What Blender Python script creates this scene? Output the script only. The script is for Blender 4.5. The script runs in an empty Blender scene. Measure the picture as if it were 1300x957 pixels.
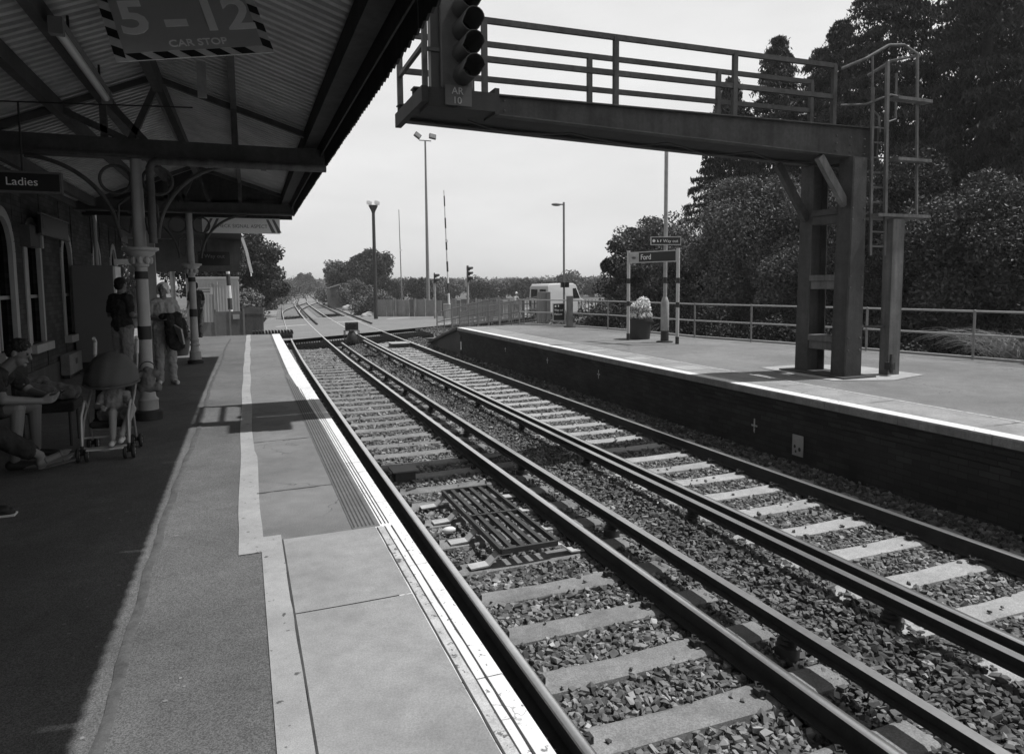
import bpy, math, random
import numpy as np
from mathutils import Vector, Matrix
from math import sin, cos, pi, radians
random.seed(7); RNG = np.random.default_rng(7)
S = bpy.context.scene; COL = S.collection
# ------------------------------------------------------------------ camera, sky, sun, exposure
CAM_Z = 2.49
yaw, pit, rol = .3746, .0845, -.0085
F = Vector((sin(yaw)*cos(pit), cos(yaw)*cos(pit), -sin(pit)))
R = Vector((cos(yaw), -sin(yaw), 0)); U = R.cross(F)
R, U = (cos(rol)*R + sin(rol)*U), (-sin(rol)*R + cos(rol)*U)
cd = bpy.data.cameras.new('camera'); cam = bpy.data.objects.new('camera', cd); COL.objects.link(cam)
cam.matrix_world = Matrix(((R.x, U.x, -F.x, 0), (R.y, U.y, -F.y, 0), (R.z, U.z, -F.z, CAM_Z), (0, 0, 0, 1)))
cd.sensor_width = 36; cd.lens = 36*874.5/1300; cd.shift_y = -44.5/1300; cd.clip_start = .05; cd.clip_end = 9000
S.camera = cam
S.render.resolution_x = 1024; S.render.resolution_y = 753
SUN = Vector((.541, -.09, 1.0)).normalized()
VEIL_LOW, VEIL_HIGH = 7.9, 1.7
W = bpy.data.worlds.new('World'); S.world = W; W.use_nodes = True
nt = W.node_tree; nt.nodes.clear()
sky = nt.nodes.new('ShaderNodeTexSky'); sky.sky_type = 'NISHITA'; sky.sun_disc = False
sky.sun_elevation = math.asin(SUN.z); sky.sun_rotation = math.atan2(SUN.x, SUN.y)
sky.air_density = 1.3; sky.dust_density = 4.0; sky.ozone_density = 1.0
bw = nt.nodes.new('ShaderNodeRGBToBW'); bg = nt.nodes.new('ShaderNodeBackground'); wo = nt.nodes.new('ShaderNodeOutputWorld')
# thin veil of high cloud: lifts and evens the grey of the sky, with soft streaks
tc = nt.nodes.new('ShaderNodeTexCoord'); mp = nt.nodes.new('ShaderNodeMapping'); mp.inputs['Scale'].default_value = (1.2, 1.2, 4.5)
nz = nt.nodes.new('ShaderNodeTexNoise'); nz.inputs['Scale'].default_value = 2.2; nz.inputs['Detail'].default_value = 6; nz.inputs['Roughness'].default_value = .55
mr = nt.nodes.new('ShaderNodeMapRange'); mr.inputs['From Min'].default_value = .35; mr.inputs['From Max'].default_value = .7
mr.inputs['To Min'].default_value = .92; mr.inputs['To Max'].default_value = 1.08
mx = nt.nodes.new('ShaderNodeMix'); mx.data_type = 'FLOAT'; mx.inputs[0].default_value = .8
L = nt.links
L.new(sky.outputs[0], bw.inputs[0]); L.new(tc.outputs['Generated'], mp.inputs[0]); L.new(mp.outputs[0], nz.inputs['Vector'])
sz = nt.nodes.new('ShaderNodeSeparateXYZ'); L.new(tc.outputs['Generated'], sz.inputs[0])     # the veil is thickest towards the horizon
el = nt.nodes.new('ShaderNodeMapRange'); el.interpolation_type = 'SMOOTHSTEP'; el.inputs['From Min'].default_value = .30; el.inputs['From Max'].default_value = .75
el.inputs['To Min'].default_value = VEIL_LOW; el.inputs['To Max'].default_value = VEIL_HIGH; L.new(sz.outputs['Z'], el.inputs['Value'])
ml = nt.nodes.new('ShaderNodeMath'); ml.operation = 'MULTIPLY'; L.new(el.outputs[0], ml.inputs[0]); L.new(mr.outputs[0], ml.inputs[1])
L.new(nz.outputs['Fac'], mr.inputs['Value']); L.new(bw.outputs[0], mx.inputs[2]); L.new(ml.outputs[0], mx.inputs[3])
L.new(mx.outputs[0], bg.inputs[0]); bg.inputs[1].default_value = .12; L.new(bg.outputs[0], wo.inputs[0])
sd = bpy.data.lights.new('sun', 'SUN'); sd.energy = 4.8; sd.angle = radians(.6); sd.color = (1, 1, 1)
so = bpy.data.objects.new('sun', sd); COL.objects.link(so); so.rotation_euler = SUN.to_track_quat('Z', 'Y').to_euler()
S.view_settings.view_transform = 'Standard'; S.view_settings.look = 'None'
S.view_settings.exposure = 0.0; S.view_settings.gamma = 1.0; S.view_settings.use_curve_mapping = False

# ------------------------------------------------------------------ helpers
_Y = [-20, 0, 10, 20, 25, 35, 50, 75, 100, 125, 200, 330, 500, 800]
_O = [0, 0, .037, .16, .25, .54, 1.12, 2.35, 3.8, 5.9, 11.6, 22, 37, 70]
def off(y):                      # lateral drift of the gently curving line
    i = 0
    while i < len(_Y)-2 and y > _Y[i+1]: i += 1
    def sl(k):
        if k <= 0 or k >= len(_Y)-1: k = min(max(k, 1), len(_Y)-2)
        return (_O[k+1]-_O[k-1])/(_Y[k+1]-_Y[k-1]) if k > 1 else 0.0
    h = _Y[i+1]-_Y[i]; t = min(max((y-_Y[i])/h, 0), 1.0)
    m0, m1 = sl(i)*h, sl(i+1)*h
    return (2*t**3-3*t*t+1)*_O[i]+(t**3-2*t*t+t)*m0+(-2*t**3+3*t*t)*_O[i+1]+(t**3-t*t)*m1
def yrange(a, b, s):
    n = max(1, int(round((b-a)/s))); return [a+(b-a)*i/n for i in range(n+1)]
MATS = {}
def mat(name, v, rough=.85, var=.25, scale=5., metal=0., bump=0., bscale=60., streak=0., speck=0., sscale=180., spec=.4, attr=None, contrast=.25, wear=0., wscale=40., crack=0.):
    if name in MATS: return MATS[name]
    m = bpy.data.materials.new(name); m.use_nodes = True; MATS[name] = m
    n = m.node_tree.nodes; l = m.node_tree.links; b = n['Principled BSDF']
    b.inputs['Roughness'].default_value = rough; b.inputs['Metallic'].default_value = metal
    b.inputs['Specular IOR Level'].default_value = spec
    g = n.new('ShaderNodeNewGeometry')
    def noise(sc, det=5, stretch=None):
        t = n.new('ShaderNodeTexNoise'); t.inputs['Scale'].default_value = sc; t.inputs['Detail'].default_value = det; t.inputs['Roughness'].default_value = .6
        if stretch:
            q = n.new('ShaderNodeMapping'); q.inputs['Scale'].default_value = stretch; l.new(g.outputs['Position'], q.inputs[0]); l.new(q.outputs[0], t.inputs['Vector'])
        else: l.new(g.outputs['Position'], t.inputs['Vector'])
        return t.outputs['Fac']
    def rng(x, lo, hi, a=.5-contrast, c=.5+contrast):
        r = n.new('ShaderNodeMapRange'); r.inputs['From Min'].default_value = a; r.inputs['From Max'].default_value = c
        r.inputs['To Min'].default_value = lo; r.inputs['To Max'].default_value = hi; l.new(x, r.inputs['Value']); return r.outputs[0]
    def mul(x, y):
        k = n.new('ShaderNodeMath'); k.operation = 'MULTIPLY'; l.new(x, k.inputs[0]); l.new(y, k.inputs[1]); return k.outputs[0]
    f = rng(noise(scale), v*(1-var), v*(1+var))
    f = mul(f, rng(noise(scale*7.3), 1-var*.5, 1+var*.5))
    if streak: f = mul(f, rng(noise(scale, 4, (3, 3, .25)), 1-streak, 1+streak*.6))
    if speck: f = mul(f, rng(noise(sscale, 2), 1-speck, 1+speck, .35, .65))
    if wear:                     # chipped spots where the ground shows through
        f = mul(f, rng(noise(wscale, 6), 1., .30, .66-wear, .69-wear))
    if crack:
        vo = n.new('ShaderNodeTexVoronoi'); vo.feature = 'DISTANCE_TO_EDGE'; vo.inputs['Scale'].default_value = crack
        ad = n.new('ShaderNodeVectorMath'); ad.operation = 'MULTIPLY_ADD'; nn_ = n.new('ShaderNodeTexNoise'); nn_.inputs['Scale'].default_value = 5; nn_.inputs['Detail'].default_value = 6; l.new(g.outputs['Position'], nn_.inputs['Vector'])
        l.new(nn_.outputs['Color'], ad.inputs[0]); ad.inputs[1].default_value = (.35, .35, .35); l.new(g.outputs['Position'], ad.inputs[2]); l.new(ad.outputs[0], vo.inputs['Vector'])
        ck = rng(vo.outputs['Distance'], .45, 1., .0012, .006); mk = rng(noise(.9, 2), 0., 1., .5, .56)
        mi = n.new('ShaderNodeMix'); mi.data_type = 'FLOAT'; l.new(mk, mi.inputs[0]); mi.inputs[2].default_value = 1.; l.new(ck, mi.inputs[3]); f = mul(f, mi.outputs[0])
    if attr:
        a = n.new('ShaderNodeAttribute'); a.attribute_name = attr; f = mul(f, a.outputs['Fac'])
    l.new(f, b.inputs['Base Color'])
    if bump:
        bn = n.new('ShaderNodeBump'); bn.inputs['Strength'].default_value = bump; bn.inputs['Distance'].default_value = .01
        l.new(noise(bscale, 4), bn.inputs['Height']); l.new(bn.outputs[0], b.inputs['Normal'])
    return m
def brick_mat(name, v, mortar, horiz='Y', bump=.6, dirt=.4):
    if name in MATS: return MATS[name]
    m = bpy.data.materials.new(name); m.use_nodes = True; MATS[name] = m
    n = m.node_tree.nodes; l = m.node_tree.links; b = n['Principled BSDF']; b.inputs['Roughness'].default_value = .9; b.inputs['Specular IOR Level'].default_value = .25
    g = n.new('ShaderNodeNewGeometry'); s = n.new('ShaderNodeSeparateXYZ'); c = n.new('ShaderNodeCombineXYZ')
    l.new(g.outputs['Position'], s.inputs[0]); l.new(s.outputs[horiz], c.inputs['X']); l.new(s.outputs['Z'], c.inputs['Y'])
    t = n.new('ShaderNodeTexBrick'); l.new(c.outputs[0], t.inputs['Vector'])
    t.inputs['Scale'].default_value = 1; t.inputs['Brick Width'].default_value = .225; t.inputs['Row Height'].default_value = .075
    t.inputs['Mortar Size'].default_value = .006; t.inputs['Mortar Smooth'].default_value = .3
    t.inputs['Color1'].default_value = (v*.7,)*3+(1,); t.inputs['Color2'].default_value = (v*1.3,)*3+(1,); t.inputs['Mortar'].default_value = (mortar,)*3+(1,)
    z = n.new('ShaderNodeTexNoise'); z.inputs['Scale'].default_value = 1.7; z.inputs['Detail'].default_value = 6; l.new(g.outputs['Position'], z.inputs['Vector'])
    r = n.new('ShaderNodeMapRange'); r.inputs['From Min'].default_value = .3; r.inputs['From Max'].default_value = .7; r.inputs['To Min'].default_value = 1-dirt; r.inputs['To Max'].default_value = 1+dirt*.5
    l.new(z.outputs['Fac'], r.inputs['Value'])
    mx = n.new('ShaderNodeVectorMath'); mx.operation = 'SCALE'; l.new(t.outputs['Color'], mx.inputs[0]); l.new(r.outputs[0], mx.inputs['Scale']); l.new(mx.outputs[0], b.inputs['Base Color'])
    bn = n.new('ShaderNodeBump'); bn.inputs['Strength'].default_value = bump; bn.inputs['Distance'].default_value = .006; bn.invert = True
    l.new(t.outputs['Fac'], bn.inputs['Height']); l.new(bn.outputs[0], b.inputs['Normal'])
    return m
def tag(o, label=None, cat=None, group=None, kind=None):
    if label: o['label'] = label
    if cat: o['category'] = cat
    if group: o['group'] = group
    if kind: o['kind'] = kind
    return o
def root(name, loc=(0, 0, 0), rz=0., label=None, cat=None, group=None):
    o = bpy.data.objects.new(name, None); COL.objects.link(o); o.location = loc; o.rotation_euler = (0, 0, rz); o.empty_display_size = .2
    return tag(o, label, cat, group)
def rootloc(p):
    t = Vector((0, 0, 0))
    while p is not None: t += Vector(p.location); p = p.parent
    return t
def mesh_obj(name, me, parent=None):
    o = bpy.data.objects.new(name, me); COL.objects.link(o); o.parent = parent
    return o
def V(*a): return Vector(a)
class MB:
    def __init__(s): s.v = []; s.f = []; s.m = []; s.cm = 0
    def add(s, vs, fs):
        k = len(s.v); s.v += [tuple(p) for p in vs]; s.f += [tuple(i+k for i in f) for f in fs]; s.m += [s.cm]*len(fs); return s
    def box(s, x0, x1, y0, y1, z0, z1, rot=0., c=None):
        vs = [Vector((x, y, z)) for z in (z0, z1) for x, y in ((x0, y0), (x1, y0), (x1, y1), (x0, y1))]
        if rot:
            c = Vector(c or ((x0+x1)/2, (y0+y1)/2, 0)); M = Matrix.Rotation(rot, 3, 'Z'); vs = [M @ (p-c)+c for p in vs]
        return s.add(vs, [(3, 2, 1, 0), (4, 5, 6, 7), (0, 1, 5, 4), (1, 2, 6, 5), (2, 3, 7, 6), (3, 0, 4, 7)])
    def bar(s, a, b, w, h, up=(0, 0, 1)):       # rectangular bar from a to b
        a, b = Vector(a), Vector(b); d = (b-a).normalized(); up = Vector(up)
        if abs(d.dot(up)) > .98: up = Vector((0, 1, 0)) if abs(d.y) < .9 else Vector((1, 0, 0))
        x = d.cross(up).normalized(); u = x.cross(d)
        vs = [p+x*i*w/2+u*j*h/2 for p in (a, b) for i, j in ((-1, -1), (1, -1), (1, 1), (-1, 1))]
        return s.add(vs, [(0, 1, 2, 3), (7, 6, 5, 4), (0, 4, 5, 1), (1, 5, 6, 2), (2, 6, 7, 3), (3, 7, 4, 0)])
    def tube(s, pts, r, n=10, caps=True):
        pts = [Vector(p) for p in pts]; rs = r if isinstance(r, (list, tuple)) else [r]*len(pts)
        vs = []; N = len(pts); prev = None
        for i, p in enumerate(pts):
            d = ((pts[min(i+1, N-1)]-pts[max(i-1, 0)])).normalized()
            if prev is None:
                a = Vector((0, 0, 1)) if abs(d.z) < .9 else Vector((1, 0, 0)); x = d.cross(a).normalized()
            else: x = (prev-d*prev.dot(d)).normalized()
            prev = x; y = d.cross(x)
            vs += [p+(x*cos(2*pi*k/n)+y*sin(2*pi*k/n))*rs[i] for k in range(n)]
        fs = [(i*n+k, i*n+(k+1) % n, (i+1)*n+(k+1) % n, (i+1)*n+k) for i in range(N-1) for k in range(n)]
        if caps: fs += [tuple(range(n-1, -1, -1)), tuple((N-1)*n+k for k in range(n))]
        return s.add(vs, fs)
    def lathe(s, prof, c=(0, 0, 0), n=20):
        c = Vector(c); vs = []; fs = []
        for r, z in prof: vs += [c+Vector((r*cos(2*pi*k/n), r*sin(2*pi*k/n), z)) for k in range(n)]
        for i in range(len(prof)-1):
            fs += [(i*n+k, i*n+(k+1) % n, (i+1)*n+(k+1) % n, (i+1)*n+k) for k in range(n)]
        fs += [tuple(range(n-1, -1, -1)), tuple((len(prof)-1)*n+k for k in range(n))]
        return s.add(vs, fs)
    def ball(s, c, r, n=12, sc=(1, 1, 1), M=None):
        c = Vector(c); vs = []; fs = []; h = n//2
        for i in range(h+1):
            t = pi*i/h
            for k in range(n):
                p = Vector((r*sc[0]*sin(t)*cos(2*pi*k/n), r*sc[1]*sin(t)*sin(2*pi*k/n), r*sc[2]*cos(t)))
                vs.append(c+(M @ p if M else p))
        for i in range(h):
            fs += [(i*n+k, (i+1)*n+k, (i+1)*n+(k+1) % n, i*n+(k+1) % n) for k in range(n)]
        return s.add(vs, fs)
    def ring(s, c, R_, r, ax1, ax2, n=24, m=8, a0=0., a1=2*pi):
        c, ax1, ax2 = Vector(c), Vector(ax1), Vector(ax2)
        pts = [c+(ax1*cos(a0+(a1-a0)*i/n)+ax2*sin(a0+(a1-a0)*i/n))*R_ for i in range(n+1)]
        return s.tube(pts, r, m)
    def prism(s, poly, o, ax, ay, t):            # poly in plane (ax, ay) through o, thickness vector t
        o, ax, ay, t = Vector(o), Vector(ax), Vector(ay), Vector(t); n = len(poly)
        vs = [o+ax*p[0]+ay*p[1] for p in poly]; vs += [p+t for p in vs]
        return s.add(vs, [tuple(range(n-1, -1, -1)), tuple(range(n, 2*n))]+[(k, (k+1) % n, n+(k+1) % n, n+k) for k in range(n)])
    def sheet(s, rows):                          # rows of points -> grid
        n = len(rows[0]); vs = [p for r in rows for p in r]
        return s.add(vs, [(i*n+k, i*n+k+1, (i+1)*n+k+1, (i+1)*n+k) for i in range(len(rows)-1) for k in range(n-1)])
    def sweep(s, prof, X0, ys, z0=0., closed=True):   # profile (x, z) swept along the line of the track
        n = len(prof); vs = []
        for y in ys:
            o = off(y); vs += [(X0+p[0]+o, y, z0+p[1]) for p in prof]
        e = n if closed else n-1
        fs = [(i*n+k, i*n+(k+1) % n, (i+1)*n+(k+1) % n, (i+1)*n+k) for i in range(len(ys)-1) for k in range(e)]
        if closed: fs += [tuple(range(n)), tuple((len(ys)-1)*n+k for k in range(n-1, -1, -1))]
        return s.add(vs, fs)
    def slab(s, x0, x1, y0, y1, z0, z1, step=1.):
        return s.sweep([(x0, z0), (x0, z1), (x1, z1), (x1, z0)], 0, yrange(y0, y1, step))
    def build(s, name, mats, parent=None, smooth=False, world=True, bevel=0.):
        me = bpy.data.meshes.new(name); vs = s.v
        if parent is not None and world:
            t = rootloc(parent); vs = [(p[0]-t.x, p[1]-t.y, p[2]-t.z) for p in vs]
        me.from_pydata(vs, [], s.f)
        for m in (mats if isinstance(mats, (list, tuple)) else [mats]): me.materials.append(m)
        me.polygons.foreach_set('material_index', s.m)
        if smooth:
            me.polygons.foreach_set('use_smooth', [True]*len(me.polygons))
            try: me.set_sharp_from_angle(angle=radians(42))
            except Exception: pass
        me.update()
        o = mesh_obj(name, me, parent)
        if bevel:
            b = o.modifiers.new('bevel', 'BEVEL'); b.width = bevel; b.segments = 2; b.limit_method = 'ANGLE'
        return o
def text(name, s, size, o, ax, ay, m, parent=None, ex=.003, align='LEFT', sx=1., world=True, bold=0.):
    c = bpy.data.curves.new('t', 'FONT'); c.body = s; c.size = size; c.extrude = ex; c.align_x = align; c.resolution_u = 3; c.offset = bold*size
    t = bpy.data.objects.new('t', c); COL.objects.link(t); bpy.context.view_layer.update()
    me = bpy.data.meshes.new_from_object(t.evaluated_get(bpy.context.evaluated_depsgraph_get()))
    bpy.data.objects.remove(t); bpy.data.curves.remove(c)
    ax, ay = Vector(ax).normalized(), Vector(ay).normalized(); az = ax.cross(ay); o = Vector(o)
    if parent is not None and world: o = o-rootloc(parent)
    for v in me.vertices:
        p = v.co; v.co = o+ax*p.x*sx+ay*p.y+az*p.z
    me.materials.clear(); me.materials.append(m)
    return mesh_obj(name, me, parent)
def copy_tree(o, parent=None):
    c = o.copy(); COL.objects.link(c); c.parent = parent
    for ch in [x for x in ALLKIDS(o)]: copy_tree(ch, c)
    return c
def ALLKIDS(o): return [x for x in COL.objects if x.parent == o]
def np_mesh(name, verts, faces, shade=None, m=None, parent=None):   # faces: (N, k) array
    me = bpy.data.meshes.new(name); k = faces.shape[1]; nf = len(faces)
    if parent is not None:
        t = rootloc(parent); verts = verts-np.array([t.x, t.y, t.z])
    me.vertices.add(len(verts)); me.vertices.foreach_set('co', verts.astype(np.float32).ravel())
    me.loops.add(nf*k); me.loops.foreach_set('vertex_index', faces.astype(np.int32).ravel())
    me.polygons.add(nf); me.polygons.foreach_set('loop_start', np.arange(0, nf*k, k, dtype=np.int32))
    try: me.polygons.foreach_set('loop_total', np.full(nf, k, dtype=np.int32))
    except Exception: pass
    if shade is not None:
        a = me.attributes.new('shade', 'FLOAT', 'POINT'); a.data.foreach_set('value', shade.astype(np.float32))
    me.update(calc_edges=True); me.validate(); me.shade_flat()
    if m: me.materials.append(m)
    return mesh_obj(name, me, parent)
# ------------------------------------------------------------------ materials
asphalt = mat('asphalt', .110, .9, .3, .9, wear=-.05, wscale=3, bump=.5, bscale=220, speck=.45, sscale=160)
asphalt_old = mat('asphalt_old', .17, .9, .3, .45, crack=.6, bump=.5, bscale=200, speck=.4, sscale=140)
concrete = mat('concrete', .27, .88, .16, 1.6, bump=.2, bscale=90, speck=.14, sscale=120)
concrete_lt = mat('concrete_light', .33, .88, .2, 3., wear=.02, wscale=18, bump=.2, bscale=90, speck=.12)
white_edge = mat('white_edge_paint', .68, .75, .12, 4., wear=.035, wscale=28, crack=1.1, bump=.35, bscale=70, speck=.08)
white_worn = mat('worn_white_paint', .42, .8, .28, 9., wear=.08, wscale=22, bump=.3, bscale=80, speck=.15)
groove = mat('groove', .05, .95, .4, 12)
sleeper_m = mat('sleeper_concrete', .19, .9, .34, 2.2, wear=.0, wscale=30, streak=.15, bump=.35, bscale=60, speck=.22, sscale=90)
sleeper_lt = mat('sleeper_concrete_pale', .31, .9, .28, 2.2, bump=.35, bscale=60, speck=.2, sscale=90)
rust = mat('rail_rust', .028, .8, .35, 8, bump=.4, bscale=80)
rail_top = mat('rail_head_polish', .85, .30, .12, 3, metal=1.)
cond_top = mat('conductor_polish', .60, .36, .15, 3, metal=1.)
stone_m = mat('ballast_stone', .135, .85, .3, 3, attr='shade')
bed_m = mat('ballast_base', .055, .95, .5, 30, bump=1., bscale=60)
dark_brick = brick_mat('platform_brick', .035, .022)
wall_brick = brick_mat('building_brick', .07, .05)
grass_m = mat('rough_grass', .09, .95, .4, .15, bump=.6, bscale=20)
cess_m = mat('track_gravel', .20, .95, .3, 1.5, bump=.8, bscale=40, speck=.4, sscale=25)
white_paint = mat('white_gloss', .7, .5, .08, 3)
cream = mat('pale_paint', .38, .55, .10, 5, streak=.1)
black_paint = mat('black_paint', .018, .5, .2, 6)
dark_metal = mat('dark_metal', .035, .55, .35, 7, bump=.2, bscale=50)
grey_metal = mat('galvanised', .22, .5, .15, 8, metal=.3)
sign_black = mat('sign_black', .015, .45, .1, 3)
sign_white = mat('sign_white', .6, .5, .05, 3)
# ------------------------------------------------------------------ ground, crossing road, track bed
def struct(name, mb, m, **k): return tag(mb.build(name, m, **k), kind='structure')
g = MB(); xs = [-3000, -300, -60, -20, -6, 0, 10, 20, 40, 120, 500, 3000]; ys = [-100, -20, 0, 20, 40, 60, 90, 130, 200, 400, 1000, 4500]
g.sheet([[(x, y, -.42) for x in xs] for y in ys]); struct('ground', g, grass_m)
b = MB()
rows = []
for y in yrange(-8, 34, .5):
    o = off(y)
    rows.append([(x+o, y, z+random.uniform(-.01, .01)) for x, z in ((.55, -.25), (1.3, -.235), (1.9, -.215), (2.9, -.215), (3.6, -.24), (4.1, -.225), (4.6, -.24), (5.2, -.215), (6.2, -.215), (6.8, -.22), (7.55, -.17))])
b.sheet(rows); struct('track_bed', b, bed_m)
b = MB(); rows = []
for y in yrange(33.4, 420, 4):
    o = off(y); rows.append([(x+o, y, z) for x, z in ((-3.2, -.41), (-.6, -.27), (.6, -.21), (3.9, -.2), (5, -.2), (8.4, -.21), (9.4, -.27), (12.5, -.41))])
b.sheet(rows); struct('far_track_bed', b, cess_m)
def poly_sheet(name, pts, z, m, thick=0.):
    q = MB(); q.add([(x, y, z) for x, y in pts], [tuple(range(len(pts)))]); return struct(name, q, m)
NEAR = [(-25, 11.5), (-9, 24.2), (2.1, 33.2), (11.3, 40.4), (25, 51.5), (60, 72)]
FAR = [(-25, 34), (-9, 45), (3.2, 53.5), (9, 57.2), (16, 60), (28, 67), (60, 84)]
road_m = mat('crossing_tarmac', .175, .9, .15, .7, speck=.25, sscale=60)
mb = MB(); mb.sheet([[(p[0], p[1], -.014) for p in NEAR[:6]], [((NEAR[i][0]+q[0])/2, (NEAR[i][1]+q[1])/2, -.010) for i, q in enumerate((FAR[0], FAR[1], FAR[2], FAR[3], FAR[5], FAR[6]))], [(p[0], p[1], -.014) for p in (FAR[0], FAR[1], FAR[2], FAR[3], FAR[5], FAR[6])]])
struct('crossing_road', mb, road_m)
mb = MB()
def lerp(a, b, t): return a[0]+(b[0]-a[0])*t, a[1]+(b[1]-a[1])*t
for (a, b_, c, d) in (((11.5, 41.6), (24, 51.8), .22, 0), ((9, 56), (15.8, 59), .14, 0)):
    n = Vector((-(b_[1]-a[1]), b_[0]-a[0])).normalized()*c
    mb.add([(a[0], a[1], -.004), (b_[0], b_[1], -.004), (b_[0]+n.x, b_[1]+n.y, -.004), (a[0]+n.x, a[1]+n.y, -.004)], [(0, 1, 2, 3)])
for k in range(7):
    a = lerp((-2, 41), (26, 62), k/7.); c = lerp((-2, 41), (26, 62), k/7.+.07); n = Vector((-(c[1]-a[1]), c[0]-a[0])).normalized()*.22
    mb.add([(a[0], a[1], -.003), (c[0], c[1], -.003), (c[0]+n.x, c[1]+n.y, -.003), (a[0]+n.x, a[1]+n.y, -.003)], [(0, 1, 2, 3)])
struct('road_marking', mb, mat('road_white', .62, .8, .2, 3))
# ------------------------------------------------------------------ rails
RH = .159
def rail_prof(w=.036, h=RH):
    return [(-.07, -h), (-.07, -h+.012), (-.012, -h+.03), (-.009, -.045), (-w, -.036), (-w, -.008), (-w*.7, 0), (w*.7, 0), (w, -.008), (w, -.036), (.009, -.045), (.012, -h+.03), (.07, -h+.012), (.07, -h)]
def rail(name, X, y0, y1, step, label, cat='rail', group=None, z=0., prof=None, top=rail_top, tops=(5, 6, 7)):
    m = MB(); prof = prof or rail_prof(); m.sweep(prof, X, yrange(y0, y1, step), z); n = len(prof)
    for i in range(len(m.f)):
        if i < len(m.f)-2 and i % n in tops: m.m[i] = 1
    return tag(m.build(name, [rust, top], None, smooth=True), label, cat, group)
XA, XC = 1.636, 4.935
rail('running_rail', XA, -6, 420, .75, 'polished steel rail running closest beside the near platform edge')
rail('running_rail', XA+1.505, -6, 420, .75, 'bright polished rail between the near sleepers and the raised conductor rail')
rail('running_rail', XC, -6, 420, .75, 'running rail tucked right behind the flat topped conductor rail of the far track')
rail('running_rail', XC+1.505, -6, 420, .75, 'running rail nearest the brick wall of the opposite platform')
CP = [(-.05, -.10), (-.05, -.085), (-.02, -.07), (-.02, -.035), (-.038, -.03), (-.038, 0), (.038, 0), (.038, -.03), (.02, -.035), (.02, -.07), (.05, -.085), (.05, -.10)]
def pot(m, x, y):
    m.lathe([(.085, -.18), (.085, -.10), (.05, -.085), (.075, -.07), (.045, -.055), (.06, -.04), (.06, -.022)], (x, y, 0), 12)
for X, y0, lab in ((XA+1.505+.40, -6, 'raised conductor rail on dark pots right of the near track'), (XC-.37, -6, 'flat topped conductor rail left of the far track')):
    c = rail('conductor_rail', X, y0, 29.6 if X < 4 else 30.4, .75, lab, z=.076, prof=CP, top=cond_top, tops=(5,))
    for y in yrange(1.15, 29, 2.6):
        m = MB(); pot(m, X+off(y), y); m.build('insulator', dark_metal, c, smooth=True)
for X, y0, y1, lab in ((XA+1.505+.42, 45, 150, 'conductor rail starting past the crossing beside the left track'), (XC+1.505+.42, 44, 160, 'conductor rail outside the right track past the crossing'),):
    rail('conductor_rail', X, y0, y1, 1.5, lab, z=.08, prof=CP, top=rust, tops=(5,))
# crossover rails beyond the crossing
def free_rail(pts, lab):
    m = MB(); pr = rail_prof(); n = len(pr); vs = []
    for i, p in enumerate(pts): vs += [(p[0]+q[0], p[1], q[1]-.004) for q in pr]
    m.add(vs, [(i*n+k, i*n+(k+1) % n, (i+1)*n+(k+1) % n, (i+1)*n+k) for i in range(len(pts)-1) for k in range(n)])
    for i in range(len(m.f)):
        if i % n in (5, 6, 7): m.m[i] = 1
    return tag(m.build('crossover_rail', [rust, rail_top], None, smooth=True), lab, 'rail', 'crossover rails past the crossing')
for s, lab in ((0, 'left rail of the crossover linking both tracks'), (1.505, 'right rail of the crossover linking both tracks')):
    pts = []
    for y in yrange(66, 112, 2):
        t = (y-66)/46; t = t*t*(3-2*t); pts.append((XA+s+off(y)+t*(XC-XA), y))
    free_rail(pts, lab)
# ------------------------------------------------------------------ sleepers
def make_sleeper(m):
    L_ = 1.25; z0 = -.36
    prof = [(-L_, -.13), (-.95, -.132), (-.55, -.148), (0, -.155), (.55, -.148), (.95, -.132), (L_, -.13)]
    b = MB(); vs = []
    for x, z in prof:
        w = .13 if abs(x) > .5 else .115
        vs += [(x, -w-.03, z0), (x, -w, z-.035), (x, -w+.03, z-RH+.135), (x, w-.03, z-RH+.135), (x, w, z-.035), (x, w+.03, z0)]
    n = 6; b.add(vs, [(i*n+k, (i+1)*n+k, (i+1)*n+(k+1) % n, i*n+(k+1) % n) for i in range(len(prof)-1) for k in range(n)]+[tuple(range(n)), tuple((len(prof)-1)*n+k for k in range(n-1, -1, -1))])
    s = b.build('sleeper', m); s.location = (0, 0, 0)
    for sx in (-.7525, .7525):
        for sd_ in (-1, 1):
            c = MB(); x = sx+sd_*.085
            c.tube([(x-.02*sd_, -.05, -.135), (x+.03*sd_, -.055, -.118), (x+.055*sd_, -.02, -.128), (x+.02*sd_, 0, -.12), (x+.055*sd_, .02, -.128), (x+.03*sd_, .055, -.118), (x-.02*sd_, .05, -.135)], .0085, 6)
            c.box(min(x+.015*sd_, x+.075*sd_), max(x+.015*sd_, x+.075*sd_), -.028, .028, -.17, -.125)
            c.build('rail_clip', rust, s, smooth=True, world=False)
    return s
ORDW = 'first second third fourth fifth sixth seventh eighth ninth tenth eleventh twelfth thirteenth fourteenth fifteenth sixteenth'.split()
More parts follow.
